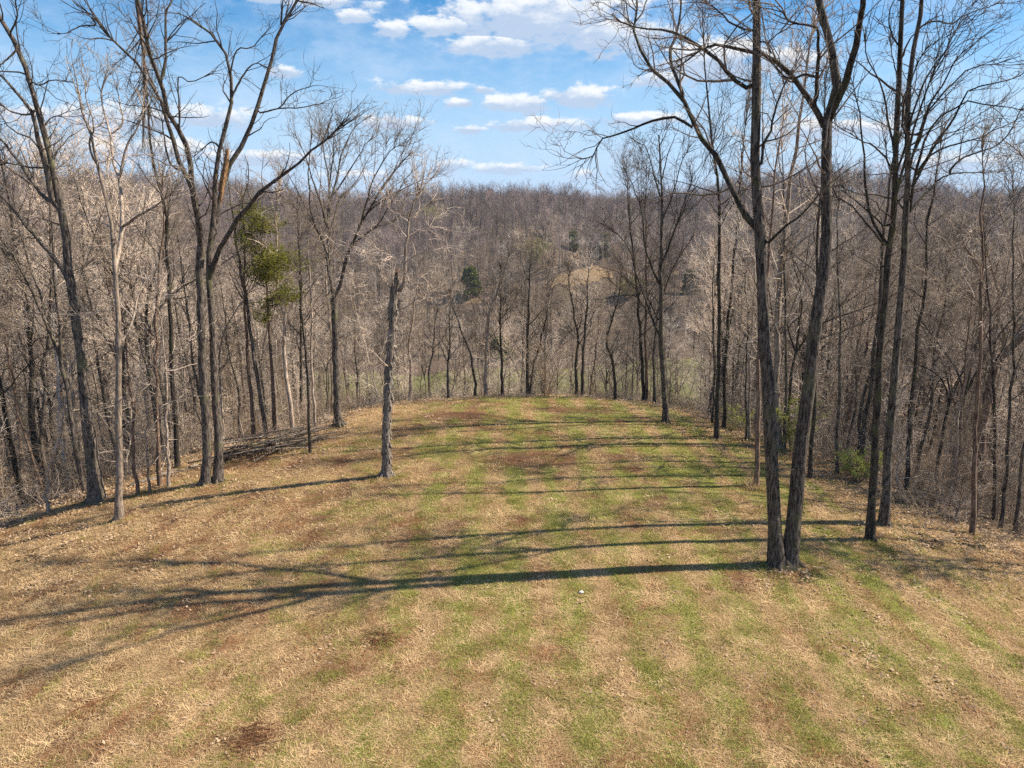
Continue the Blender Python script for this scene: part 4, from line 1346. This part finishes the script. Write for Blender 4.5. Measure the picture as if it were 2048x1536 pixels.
def debris(name, label, u, v, size, mat, seed, n=26, cat='debris'):
    rng = np.random.default_rng(seed)
    c = ground(u, v)
    a = rng.uniform(0, 6.28, n)
    L = size * rng.uniform(.3, 1.0, n)
    ctr = rng.normal(size=(n, 2)) * size * .35
    P = np.zeros((n, 5, 3))
    for k, t in enumerate(np.linspace(-.5, .5, 5)):
        P[:, k, 0] = ctr[:, 0] + np.cos(a) * L * t + rng.normal(size=n) * .02
        P[:, k, 1] = ctr[:, 1] + np.sin(a) * L * t + rng.normal(size=n) * .02
        P[:, k, 2] = height(P[:, k, 0] + c[0], P[:, k, 1] + c[1]) - c[2] + .03 + rng.random(n) * .07 * (1 - abs(t))
    R = rng.uniform(.005, .016 if cat == 'debris' else .008, (n, 1)) * np.ones((1, 5))
    return tag(obj(name, Tubes().add(P, R, 4).build(name, [mat]), loc=c), label, cat)


debris('twig_heap', 'small dark heap of twigs on the grass at the lower left border', 58, 1118, .8, M_BARK_DARK, 51)
debris('twig_heap', 'little dark clump of twigs right of the lower left heap', 117, 1098, .5, M_BARK_DARK, 52, 14)
debris('twig_heap', 'clump of dark sticks on the grass at the foot of the leaf strewn left bank', 12, 1038, .9, M_BARK_DARK, 53)
debris('stick_scatter', 'dark sticks at the right foot of the double oak', 1615, 1150, .9, M_BARK_DARK, 54, 30)
debris('stick_scatter', 'left clump of dark sticks on the grass right of the fan crowned tree', 1848, 1088, .6, M_BARK_DARK, 55, 20)
debris('stick_scatter', 'middle clump of dark sticks on the grass right of the fan crowned tree', 1873, 1086, .45, M_BARK_DARK, 56, 16)
debris('stick_scatter', 'long right clump of dark sticks on the grass beyond the fan crowned tree', 1945, 1092, 1.1, M_BARK_DARK, 57, 30)
debris('dry_stalks', 'tangled brown dead stalks lying in the grass below the long shadow', 760, 1280, .75, M_STRAW_BROWN, 58, 60, 'dead stalks')
debris('dry_stalks', 'brown dead stalks lying in the grass at the lower left', 180, 1415, .8, M_STRAW_BROWN, 59, 60, 'dead stalks')
debris('dry_stalks', 'brown dead stalks lying in the grass at the bottom left of the centre', 505, 1480, .8, M_STRAW_BROWN, 60, 60, 'dead stalks')
# white stone
g = ground(1163, 1188)
me = bpy.data.meshes.new('white_stone')
import bmesh
bm = bmesh.new()
bmesh.ops.create_icosphere(bm, subdivisions=2, radius=.062)
rs = np.random.default_rng(3)
for v in bm.verts:
    v.co *= 1 + rs.normal() * .12
    v.co.z *= .55
    v.co.x *= 1.25
bm.to_mesh(me)
bm.free()
me.materials.append(M_STONE)
tag(obj('white_stone', me, loc=g + np.array([0, 0, .05])), 'small white stone lying in the grass below the long shadow', 'stone')


# ------------------------------------------------------------------ scattering through geometry nodes (stuff only)
def scatter(name, label, cat, pts, rot, scl, idx, sources):
    me = bpy.data.meshes.new(name)
    me.vertices.add(len(pts))
    me.vertices.foreach_set('co', np.asarray(pts, np.float32).ravel())
    for (k, typ, val, key) in (('rot', 'FLOAT_VECTOR', rot, 'vector'), ('scl', 'FLOAT', scl, 'value'), ('idx', 'INT', idx, 'value')):
        a = me.attributes.new(k, typ, 'POINT')
        a.data.foreach_set(key, np.asarray(val, np.int32 if typ == 'INT' else np.float32).ravel())
    o = tag(obj(name, me), label, cat, kind='stuff')
    ng = bpy.data.node_groups.new(name, 'GeometryNodeTree')
    ng.interface.new_socket('Geometry', in_out='INPUT', socket_type='NodeSocketGeometry')
    ng.interface.new_socket('Geometry', in_out='OUTPUT', socket_type='NodeSocketGeometry')
    gi, go = ng.nodes.new('NodeGroupInput'), ng.nodes.new('NodeGroupOutput')
    jn = ng.nodes.new('GeometryNodeJoinGeometry')

    def attr(nm, ty):
        n = ng.nodes.new('GeometryNodeInputNamedAttribute')
        n.data_type = ty
        n.inputs[0].default_value = nm
        return [s for s in n.outputs if s.enabled and s.name == 'Attribute'][0]
    ar, as_, ai = attr('rot', 'FLOAT_VECTOR'), attr('scl', 'FLOAT'), attr('idx', 'INT')
    for k, src in enumerate(sources):
        oi = ng.nodes.new('GeometryNodeObjectInfo')
        oi.transform_space = 'ORIGINAL'
        oi.inputs['Object'].default_value = src
        oi.inputs['As Instance'].default_value = True
        cp = ng.nodes.new('FunctionNodeCompare')
        cp.data_type, cp.operation = 'INT', 'EQUAL'
        ins = [s for s in cp.inputs if s.enabled and s.type == 'INT']
        ng.links.new(ai, ins[0])
        ins[1].default_value = k
        ip = ng.nodes.new('GeometryNodeInstanceOnPoints')
        ng.links.new(gi.outputs[0], ip.inputs['Points'])
        ng.links.new(cp.outputs[0], ip.inputs['Selection'])
        ng.links.new(oi.outputs['Geometry'], ip.inputs['Instance'])
        ng.links.new(ar, ip.inputs['Rotation'])
        ng.links.new(as_, ip.inputs['Scale'])
        ng.links.new(ip.outputs[0], jn.inputs[0])
    ng.links.new(jn.outputs[0], go.inputs[0])
    md = o.modifiers.new('scatter', 'NODES')
    md.node_group = ng
    return o


# ------------------------------------------------------------------ the woods
STYLES = [('tall', 'M_BARK', M_BARK, M_TWIG, 'tall grey'), ('oak', '', M_BARK_DARK, M_TWIG_DARK, 'dark branching'), ('vase', '', M_BARK, M_TWIG_PINK, 'upswept'),
          ('tall', '', M_BARK_PALE, M_TWIG_PINK, 'pale slender'), ('oak', '', M_BARK_PALE, M_TWIG, 'pale branching'), ('tall', '', M_BARK_RED, M_TWIG_PINK, 'reddish slender'),
          ('vase', '', M_BARK_DARK, M_TWIG, 'dark upswept'), ('oak', '', M_BARK, M_TWIG_PINK, 'grey branching')]
LIB = []
for k, (style, _, bm_, tm_, nm) in enumerate(STYLES):
    rng = np.random.default_rng(200 + k)
    T, C = generic_tree(17, .115 if style == 'tall' else .145, rng, style, dens=1.0, fine=1.0, thick=1.45)
    LIB.append((T.build('trunk', [bm_], .03), C.build('crown', [tm_]), nm))

# candidate places in the wood
rw = np.random.default_rng(77)


def jitter_grid(x0, x1, y0, y1, st, rng, j=.9):
    X, Y = np.meshgrid(np.arange(x0, x1, st), np.arange(y0, y1, st))
    X = X + rng.uniform(-.5, .5, X.shape) * st * j
    Y = Y + rng.uniform(-.5, .5, Y.shape) * st * j
    return X.ravel(), Y.ravel()


def in_view(x, y, margin=.06):
    return np.abs(x) < (.74 + margin) * y + 4


def open_ground(x, y):
    """true where no wood grows: the valley field and the clearings with the gap in front of them"""
    f = (np.abs(y - 158 - .15 * x) < 24) & (np.abs(x + 2) < 50)
    for (p, rx, ry) in CLEAR:
        f |= (((x - p[0]) / (rx * 1.0)) ** 2 + ((y - p[1]) / (1.7 * ry)) ** 2 < 1)
        f |= (np.abs(x - p[0] * y / p[1]) < rx * (.2 + 1.1 * fbm(x / 6, y / 9, 2))) & (y < p[1]) & (y > p[1] - 40)
    for p in VISTA:
        f |= (np.abs(x - p[0] * y / p[1]) < 4.2) & (y < p[1] + 4) & (y > p[1] - 34)
    return f


x, y = jitter_grid(-150, 150, 6, 135, 3.1, rw)
r = wood_r(x, y)
brow = (np.abs(np.arctan2(x, y)) < .27) & (y > 40)
edge = np.where(brow, 23.5, 21.8)
ok = (r > edge) & in_view(x, y, .12) & ~open_ground(x, y) & (rw.random(len(x)) < np.where(brow, np.where(r > 60, .12, .42), np.interp(r, [22, 30, 60, 110], [.8, .95, .7, .45])))
x, y, r, brow = x[ok], y[ok], r[ok], brow[ok]
z = height(x, y)
zone = np.where(brow, 1, np.where(x < 0, 0, 2))
order = np.argsort(np.hypot(x, y))
inv = in_view(x, y, .0)
order = np.concatenate([order[inv[order]], order[~inv[order]]])
NIND = 230
MARKS = [(60, 'by the left border'), (170, 'behind the leaning trunk'), (330, 'behind the slim pale tree'), (440, 'behind the twin trunks'), (620, 'behind the brush pile'),
         (720, 'behind the vase crowned tree'), (860, 'beyond the snag'), (1020, 'beyond the broken pale brow trunk'), (1125, 'beyond the vine wrapped brow tree'), (1260, 'beyond the forked brow trees'),
         (1385, 'behind the narrow crowned tree'), (1500, 'behind the straight dark edge trunk'), (1660, 'behind the double oak'), (1800, 'behind the fan crowned tree'), (1900, 'right of the fan crowned tree'),
         (2000, 'behind the straight brown trunk'), (9999, 'by the right border')]
RANK = ['nearest', 'second nearest', 'third nearest', 'fourth nearest', 'fifth nearest', 'sixth nearest', 'seventh nearest', 'eighth nearest']
def cap(x, y, z):
    u = 1024 + FPX * x / (y * cos(PITCH) + (CAM_Z - z) * sin(PITCH))
    top = np.interp(u, [0, 380, 480, 640, 1230, 1300, 1480, 1600, 1900, 2048], [20, 16, 9, 6, 5.5, 9, 11.5, 13.5, 13, 15])
    return np.maximum((top - z) / 18.5, .3)


seen = {}
for j in order[:NIND]:
    k = int(rw.integers(0, len(LIB)))
    tm, cm, nm = LIB[k]
    sc = rw.uniform(.62, 1.12) * (.5 if zone[j] == 1 else 1.0)
    sc = min(sc, float(cap(x[j], y[j], z[j])) * rw.uniform(.85, 1))
    u = 1024 + FPX * x[j] / (y[j] * cos(PITCH) + (CAM_Z - z[j]) * sin(PITCH))
    mark = next(w for (lim, w) in MARKS if u < lim)
    c = seen.get((k, mark), 0)
    seen[(k, mark)] = c + 1
    t = thing('forest_tree', f'{RANK[c] if c < 8 else "farther"} {nm} bare tree of the wood {mark}', 'tree', (x[j], y[j], z[j]), 'bare trees standing in the woods', rw.uniform(0, 6.28))
    t.scale = (sc * rw.uniform(.85, 1.1), sc * rw.uniform(.85, 1.1), sc)
    obj('trunk', tm, t)
    obj('crown', cm, t)
rest = order[NIND:]

# joined copies for the masses of wood behind
SRC = []
sp = [(-58, 92), (-44, 108), (52, 90), (66, 104), (-72, 118), (80, 120)]
for k, (style, bm_, tm_) in enumerate([('tall', M_BARK, M_TWIG), ('oak', M_BARK_DARK, M_TWIG_DARK), ('vase', M_BARK, M_TWIG_PINK), ('tall', M_BARK_PALE, M_TWIG_PINK), ('oak', M_BARK, M_TWIG), ('vase', M_BARK_PALE, M_TWIG)]):
    rng = np.random.default_rng(300 + k)
    T, C = generic_tree(17, .125, rng, style, dens=1.0, fine=.9, thick=1.7)
    for bb in C.b:
        T.b.append((bb[0], bb[1], bb[2], 1))
    px_, py_ = sp[k]
    o = obj('wood_tree', T.build('wood_tree', [bm_, tm_]), loc=(px_, py_, float(height(px_, py_))))
    SRC.append(tag(o, ['tall grey', 'dark branching', 'upswept grey', 'pale slender', 'grey branching', 'pale upswept'][k] + ' bare tree inside the mass of the ' + ('left' if px_ < 0 else 'right') + ' wood', 'tree', 'trees inside the woods'))
n = len(rest)
rot = np.stack([rw.normal(size=n) * .03, rw.normal(size=n) * .03, rw.uniform(0, 6.28, n)], 1)
scatter('woods', 'dense grey mass of bare trees in the valley around the meadow', 'woods', np.stack([x[rest], y[rest], z[rest]], 1), rot, np.minimum(rw.uniform(.6, 1.12, n), cap(x[rest], y[rest], z[rest])), rw.integers(0, 6, n), SRC)

FAR = []
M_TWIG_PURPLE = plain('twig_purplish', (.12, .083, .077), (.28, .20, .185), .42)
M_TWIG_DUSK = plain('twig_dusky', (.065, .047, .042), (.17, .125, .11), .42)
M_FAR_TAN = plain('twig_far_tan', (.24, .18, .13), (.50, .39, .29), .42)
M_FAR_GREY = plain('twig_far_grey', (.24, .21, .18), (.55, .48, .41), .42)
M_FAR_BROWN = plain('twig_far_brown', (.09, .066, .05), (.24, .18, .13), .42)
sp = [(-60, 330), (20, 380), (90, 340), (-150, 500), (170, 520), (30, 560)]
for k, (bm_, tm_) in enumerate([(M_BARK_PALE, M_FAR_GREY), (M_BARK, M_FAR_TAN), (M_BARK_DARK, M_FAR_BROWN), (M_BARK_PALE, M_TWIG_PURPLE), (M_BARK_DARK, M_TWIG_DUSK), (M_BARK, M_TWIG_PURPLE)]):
    rng = np.random.default_rng(400 + k)
    T, C = far_tree(17, rng, 1)
    for bb in C.b:
        T.b.append((bb[0], bb[1], 3, 1))
    px_, py_ = sp[k]
    o = obj('hillside_tree', T.build('hillside_tree', [bm_, tm_]), loc=(px_, py_, float(height(px_, py_))))
    FAR.append(tag(o, ['pale grey', 'tan', 'dark brown', 'pale stemmed purplish', 'dusky', 'purplish'][k] + ' bare tree in the far hillside wood', 'tree', 'trees of the far hillside'))
x, y = jitter_grid(-620, 620, 100, 740, 6.8, rw)
rho = np.hypot(x, y)
az = np.abs(np.arctan2(x, y))
ok = (rho < 720) & in_view(x, y, .1) & ~open_ground(x, y)
ok &= ~((spine_r(x, y) < 140) & (y < 135) & (np.abs(x) < 150))
valley = (rho < 245) & (az < .3)
ok &= rw.random(len(x)) < np.where(valley, np.where(y < 200, .2, .8), .95)
x, y = x[ok], y[ok]
n = len(x)
rot = np.stack([rw.normal(size=n) * .03, rw.normal(size=n) * .03, rw.uniform(0, 6.28, n)], 1)
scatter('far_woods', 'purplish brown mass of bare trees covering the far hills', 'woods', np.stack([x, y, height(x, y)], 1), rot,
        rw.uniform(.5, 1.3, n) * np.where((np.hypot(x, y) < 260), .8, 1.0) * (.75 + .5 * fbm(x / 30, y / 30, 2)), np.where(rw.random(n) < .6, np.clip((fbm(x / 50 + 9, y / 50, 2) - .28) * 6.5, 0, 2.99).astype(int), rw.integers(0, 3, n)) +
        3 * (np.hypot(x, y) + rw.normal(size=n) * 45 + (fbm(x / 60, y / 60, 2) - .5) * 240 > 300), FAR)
print('far trees', n, 'wood rest', len(rest))

# undergrowth
BR = []
for k in range(4):
    rng = np.random.default_rng(500 + k)
    ns = 16
    P = np.zeros((ns, 6, 3))
    P[:, 0, :2] = rng.normal(size=(ns, 2)) * .35
    P[:, 0, 2] = -.15
    d = norm(np.concatenate([rng.normal(size=(ns, 2)) * .4, np.ones((ns, 1))], 1))
    L = rng.uniform(.7, 2.4, (ns, 1))
    for m in range(1, 6):
        d = norm(d + rng.normal(size=(ns, 3)) * .2)
        P[:, m] = P[:, m - 1] + d * L / 5
    R = np.linspace(.011, .005, 6)[None] * np.ones((ns, 1))
    P1, R1 = grow(P, R, 60, (.2, 1), (25, 75), (.3, 1.0), 5, .25, .1, .7, .0045, .01, rng=rng)
    P2, R2 = grow(P1, R1, 110, (.2, 1), (25, 75), (.15, .5), 4, .25, .1, .7, .004, .008, rng=rng)
    g = ground([60, 480, 1850, 1990][k], [990, 905, 1065, 1075][k])
    o = obj('brush', Tubes().add(P, R, 3).add(P1, R1, 3).add(P2, R2, 3).build('brush', [[M_TWIG_PINK, M_TWIG, M_TWIG_TAN, M_TWIG_PINK][k]]), loc=g)
    BR.append(tag(o, ['pinkish dry brush at the lower left wood edge', 'grey dry brush beside the brush pile', 'tan dry brush at the right grass edge', 'pinkish dry brush by the lower right trunks'][k], 'brush', kind='stuff'))
x, y = jitter_grid(-80, 80, 8, 95, 1.0, rw, 1.0)
r = wood_r(x, y)
dens = np.interp(r, [20.3, 21.6, 24, 40, 60], [.0, .8, .8, .5, .25]) * np.where((x < 0) & (r < 22.5), .45, 1)
ok = in_view(x, y, .04) & (rw.random(len(x)) < dens)
x, y, r = x[ok], y[ok], r[ok]
n = len(x)
rot = np.stack([rw.normal(size=n) * .1, rw.normal(size=n) * .1, rw.uniform(0, 6.28, n)], 1)
scatter('undergrowth', 'tangled leafless undergrowth along the edges of the woods', 'undergrowth', np.stack([x, y, height(x, y)], 1), rot,
        rw.uniform(.5, 1.25, n) * np.interp(r, [20, 24, 30], [.5, .85, 1.1]), rw.integers(0, 4, n), BR)
print('brush', n)

# slender understory whips with level sprays of pale twigs
UN = []
for k in range(4):
    rng = np.random.default_rng(540 + k)
    H = rng.uniform(4, 7)
    P = np.zeros((1, 12, 3))
    P[0, :, 2] = np.linspace(-.3, H, 12)
    P[0, :, :2] = np.cumsum(rng.normal(size=(12, 2)) * .07, 0)
    R = np.linspace(.035, .008, 12)[None]
    P1, R1 = grow(P, R, 26, (.12, 1), (45, 85), (1.0, 2.6), 8, .16, .25, .6, .011, .02, rng=rng)
    P2, R2 = grow(P1, R1, 120, (.1, 1), (25, 65), (.4, 1.3), 5, .2, .15, .8, .009, .014, rng=rng)
    P3, R3 = grow(P2, R2, 200, (.1, 1), (25, 65), (.2, .6), 4, .25, .1, .8, .007, .01, rng=rng)
    u_, v_ = [(150, 940), (560, 850), (1770, 960), (1905, 1040)][k]
    o = obj('understory_sapling', Tubes().add(P, R, 6).add(P1, R1, 3).add(P2, R2, 3).add(P3, R3, 3).build('understory_sapling', [[M_TWIG_PINK, M_TWIG, M_TWIG_PINK, M_TWIG_TAN][k]]), loc=ground(u_, v_))
    UN.append(tag(o, ['pinkish whip thin sapling left of the leaning trunk', 'grey whip thin sapling behind the brush pile', 'pinkish whip thin sapling behind the fan crowned tree', 'tan whip thin sapling left of the straight brown trunk'][k], 'sapling'))
x, y = jitter_grid(-80, 80, 8, 100, 1.7, rw, 1.0)
r = wood_r(x, y)
ok = in_view(x, y, .06) & (r > 21.5) & ~open_ground(x, y) & ~((np.abs(np.arctan2(x, y)) < .27) & (y > 40) & ((r > 27) | (rw.random(len(x)) < .4))) & (rw.random(len(x)) < np.interp(r, [21.5, 24, 45, 70], [.4, .6, .45, .15]))
x, y, r = x[ok], y[ok], r[ok]
n = len(x)
rot = np.stack([rw.normal(size=n) * .07, rw.normal(size=n) * .07, rw.uniform(0, 6.28, n)], 1)
scatter('understory', 'thicket of whip thin leafless saplings under the trees of the woods', 'thicket', np.stack([x, y, height(x, y)], 1), rot, rw.uniform(.5, 1.25, n), rw.integers(0, 4, n), UN)
print('understory', n)

# ------------------------------------------------------------------ grass, straw and leaf litter
def blades(n, rad, L, w, lift, rng, bend=.3):
    """long thin blades, each two triangles with a kink; lift = how upright"""
    c = np.concatenate([rng.uniform(-rad, rad, (n, 2)), np.zeros((n, 1))], 1)
    a = rng.uniform(0, 6.28, n)
    up = np.abs(rng.normal(size=n)) * lift
    d = norm(np.stack([np.cos(a), np.sin(a), up], 1))
    s = np.stack([-np.sin(a), np.cos(a), 0 * a], 1)
    ll = rng.uniform(L[0], L[1], (n, 1))
    ww = rng.uniform(w[0], w[1], (n, 1))
    m = c + d * ll * .55
    e = m + norm(d - np.array([0, 0, 1]) * bend * (up[:, None] + .1)) * ll * .45
    c[:, 2] -= .005
    m[:, 2] = np.maximum(m[:, 2], .01)
    e[:, 2] = np.maximum(e[:, 2], .008)
    V = np.stack([c - s * ww, c + s * ww, m + s * ww * .8, m - s * ww * .8, e], 1).reshape(-1, 3)
    i = np.arange(n)[:, None] * 5
    T = np.concatenate([i + [0, 1, 2], i + [0, 2, 3], i + [3, 2, 4]])
    return V, T, np.repeat(rng.random(n), 5)


TU = []
spec = [('straw', M_STRAW, 110, .4, (.06, .2), (.0035, .007), .2), ('straw', M_STRAW, 110, .34, (.05, .16), (.003, .006), .4),
        ('dry_litter', M_STRAW_BROWN, 100, .36, (.06, .2), (.0035, .008), .2), ('grass', M_GREEN, 120, .32, (.05, .12), (.003, .006), .8),
        ('grass', M_GREEN, 110, .22, (.06, .17), (.003, .006), 1.5), ('straw', M_STRAW, 60, .4, (.2, .6), (.003, .006), .1)]
for k, (nm, mt, nb, rad, L, w, lift) in enumerate(spec):
    rng = np.random.default_rng(600 + k)
    V, T, tint = blades(nb, rad, L, w, lift, rng)
    g = ground([700, 420, 1060, 1230, 900, 250][k], [1300, 1220, 925, 1000, 1240, 1330][k])
    o = obj(nm, mesh_from(nm, V, tris=T, smooth=False, mats=[mt], attrs={'tint': ('FLOAT', tint.astype(np.float32))}), loc=g + np.array([0, 0, .012]))
    TU.append(tag(o, ['matted pale straw in the middle of the near meadow', 'short dry straw left of the long shadow', 'brown litter in the middle of the meadow', 'green grass blades right of the meadow middle', 'short green grass by the long shadow', 'long dry stalks at the lower left'][k], 'grass', kind='stuff'))
rng = np.random.default_rng(650)
nl = 16
pos = np.concatenate([rng.uniform(-.6, .6, (nl, 2)), rng.uniform(.01, .05, (nl, 1))], 1)
a = rng.uniform(0, 6.28, nl)
d = np.stack([np.cos(a), np.sin(a), rng.normal(size=nl) * .3], 1) * rng.uniform(.035, .07, (nl, 1))
s = np.stack([-np.sin(a), np.cos(a), rng.normal(size=nl) * .3], 1) * rng.uniform(.02, .035, (nl, 1))
V = np.stack([pos - d, pos + s, pos + d, pos - s], 1).reshape(-1, 3)
g = ground(330, 1010)
o = obj('fallen_leaves', mesh_from('fallen_leaves', V, quads=np.arange(nl * 4).reshape(-1, 4), smooth=False, mats=[M_LEAF_TAN], attrs={'tint': ('FLOAT', np.repeat(rng.random(nl), 4).astype(np.float32))}), loc=g)
TU.append(tag(o, 'dry tan leaves fallen on the grass near the twin trunks', 'fallen leaves', kind='stuff'))

xs, ys = [], []
for (y0, y1, st) in [(9, 18, .24), (18, 28, .34), (28, 40, .48), (40, 53, .62)]:
    gx_, gy_ = jitter_grid(-28, 28, y0, y1, st, rw, 1.0)
    xs.append(gx_); ys.append(gy_)
x, y = np.concatenate(xs), np.concatenate(ys)
r = wood_r(x, y)
ok = (r < 22.5) & in_view(x, y, .05)
x, y, r = x[ok], y[ok], r[ok]
G, B = green_mask(x, y), brown_mask(x, y)
n = len(x)
u1 = rw.random(n)
idx = rw.choice([0, 1, 1, 0, 0, 5], n)
idx = np.where(u1 < .04 + G * .8, rw.choice([3, 4], n), idx)
idx = np.where(rw.random(n) < B * .8, 2, idx)
lf = np.interp(r, [12, 18, 21], [.012, .2, .5]) + np.where(x > 4, .02, 0)
idx = np.where(rw.random(n) < lf, 6, idx)
rot = np.stack([rw.normal(size=n) * .02, rw.normal(size=n) * .02, rw.uniform(0, 6.28, n)], 1)
scl = rw.uniform(.7, 1.15, n) * np.interp(y, [10, 30, 50], [.85, 1.2, 1.5])
# uncut grass and litter gathered round the feet of the trees
for (b_, w_) in BASES:
    if wood_r(b_[0], b_[1]) > 22:
        continue
    m_ = int(8 + w_)
    a_ = rw.uniform(0, 6.28, m_)
    q_ = rw.uniform(.25, .75, m_) * (.5 + w_ / 26)
    x, y = np.concatenate([x, b_[0] + np.cos(a_) * q_]), np.concatenate([y, b_[1] + np.sin(a_) * q_])
    idx = np.concatenate([idx, rw.choice([4, 1, 1, 2, 6], m_)])
    rot = np.concatenate([rot, np.stack([rw.normal(size=m_) * .15, rw.normal(size=m_) * .15, rw.uniform(0, 6.28, m_)], 1)])
    scl = np.concatenate([scl, rw.uniform(.8, 1.5, m_)])
scatter('meadow_grass', 'matted dry straw and green grass covering the mown meadow', 'grass', np.stack([x, y, height(x, y) + .012], 1), rot, scl, idx, TU)
print('tufts', n)
# leaves on the forest floor
x, y = jitter_grid(-60, 60, 8, 70, .9, rw, 1.0)
r = wood_r(x, y)
ok = (r > 19.5) & (r < 40) & in_view(x, y, .03)
x, y = x[ok], y[ok]
n = len(x)
scatter('leaf_litter', 'dry tan leaves scattered over the floor of the wood', 'leaf litter', np.stack([x, y, height(x, y) + .01], 1),
        np.stack([rw.normal(size=n) * .05, rw.normal(size=n) * .05, rw.uniform(0, 6.28, n)], 1), rw.uniform(.8, 1.5, n), np.zeros(n, int), [TU[6]])
# tuft of dead grass at the reddish trunk
V, T, tint = blades(220, .3, (.3, .75), (.004, .008), 1.3, np.random.default_rng(660))
tag(obj('dead_grass_tuft', mesh_from('dead_grass_tuft', V, tris=T, smooth=False, mats=[M_STRAW], attrs={'tint': ('FLOAT', tint.astype(np.float32))}), loc=ground(1503, 977)),
    'tuft of tall dead grass at the foot of the reddish trunk', 'grass tuft')

# ------------------------------------------------------------------ air
if HAZE_DENSITY > 0:
    bm = bmesh.new()
    bmesh.ops.create_cube(bm, size=1)
    for v in bm.verts:
        v.co.x *= 5600
        v.co.y = -950 if v.co.y < 0 else 3700
        v.co.z = -80 if v.co.z < 0 else 42
    me = bpy.data.meshes.new('haze')
    bm.to_mesh(me)
    bm.free()
    hm = bpy.data.materials.new('haze')
    hm.use_nodes = True
    h = NT(hm.node_tree)
    out = h.n('ShaderNodeOutputMaterial')
    pv = h.n('ShaderNodeVolumePrincipled')
    pv.inputs['Color'].default_value = (.80, .88, 1.0, 1)
    pv.inputs['Density'].default_value = HAZE_DENSITY
    h.l(pv.outputs[0], out.inputs['Volume'])
    try:
        hm.cycles.homogeneous_volume = True
    except Exception:
        pass
    me.materials.append(hm)
    tag(obj('haze', me), 'thin pale blue haze over the valley', 'haze', kind='stuff')
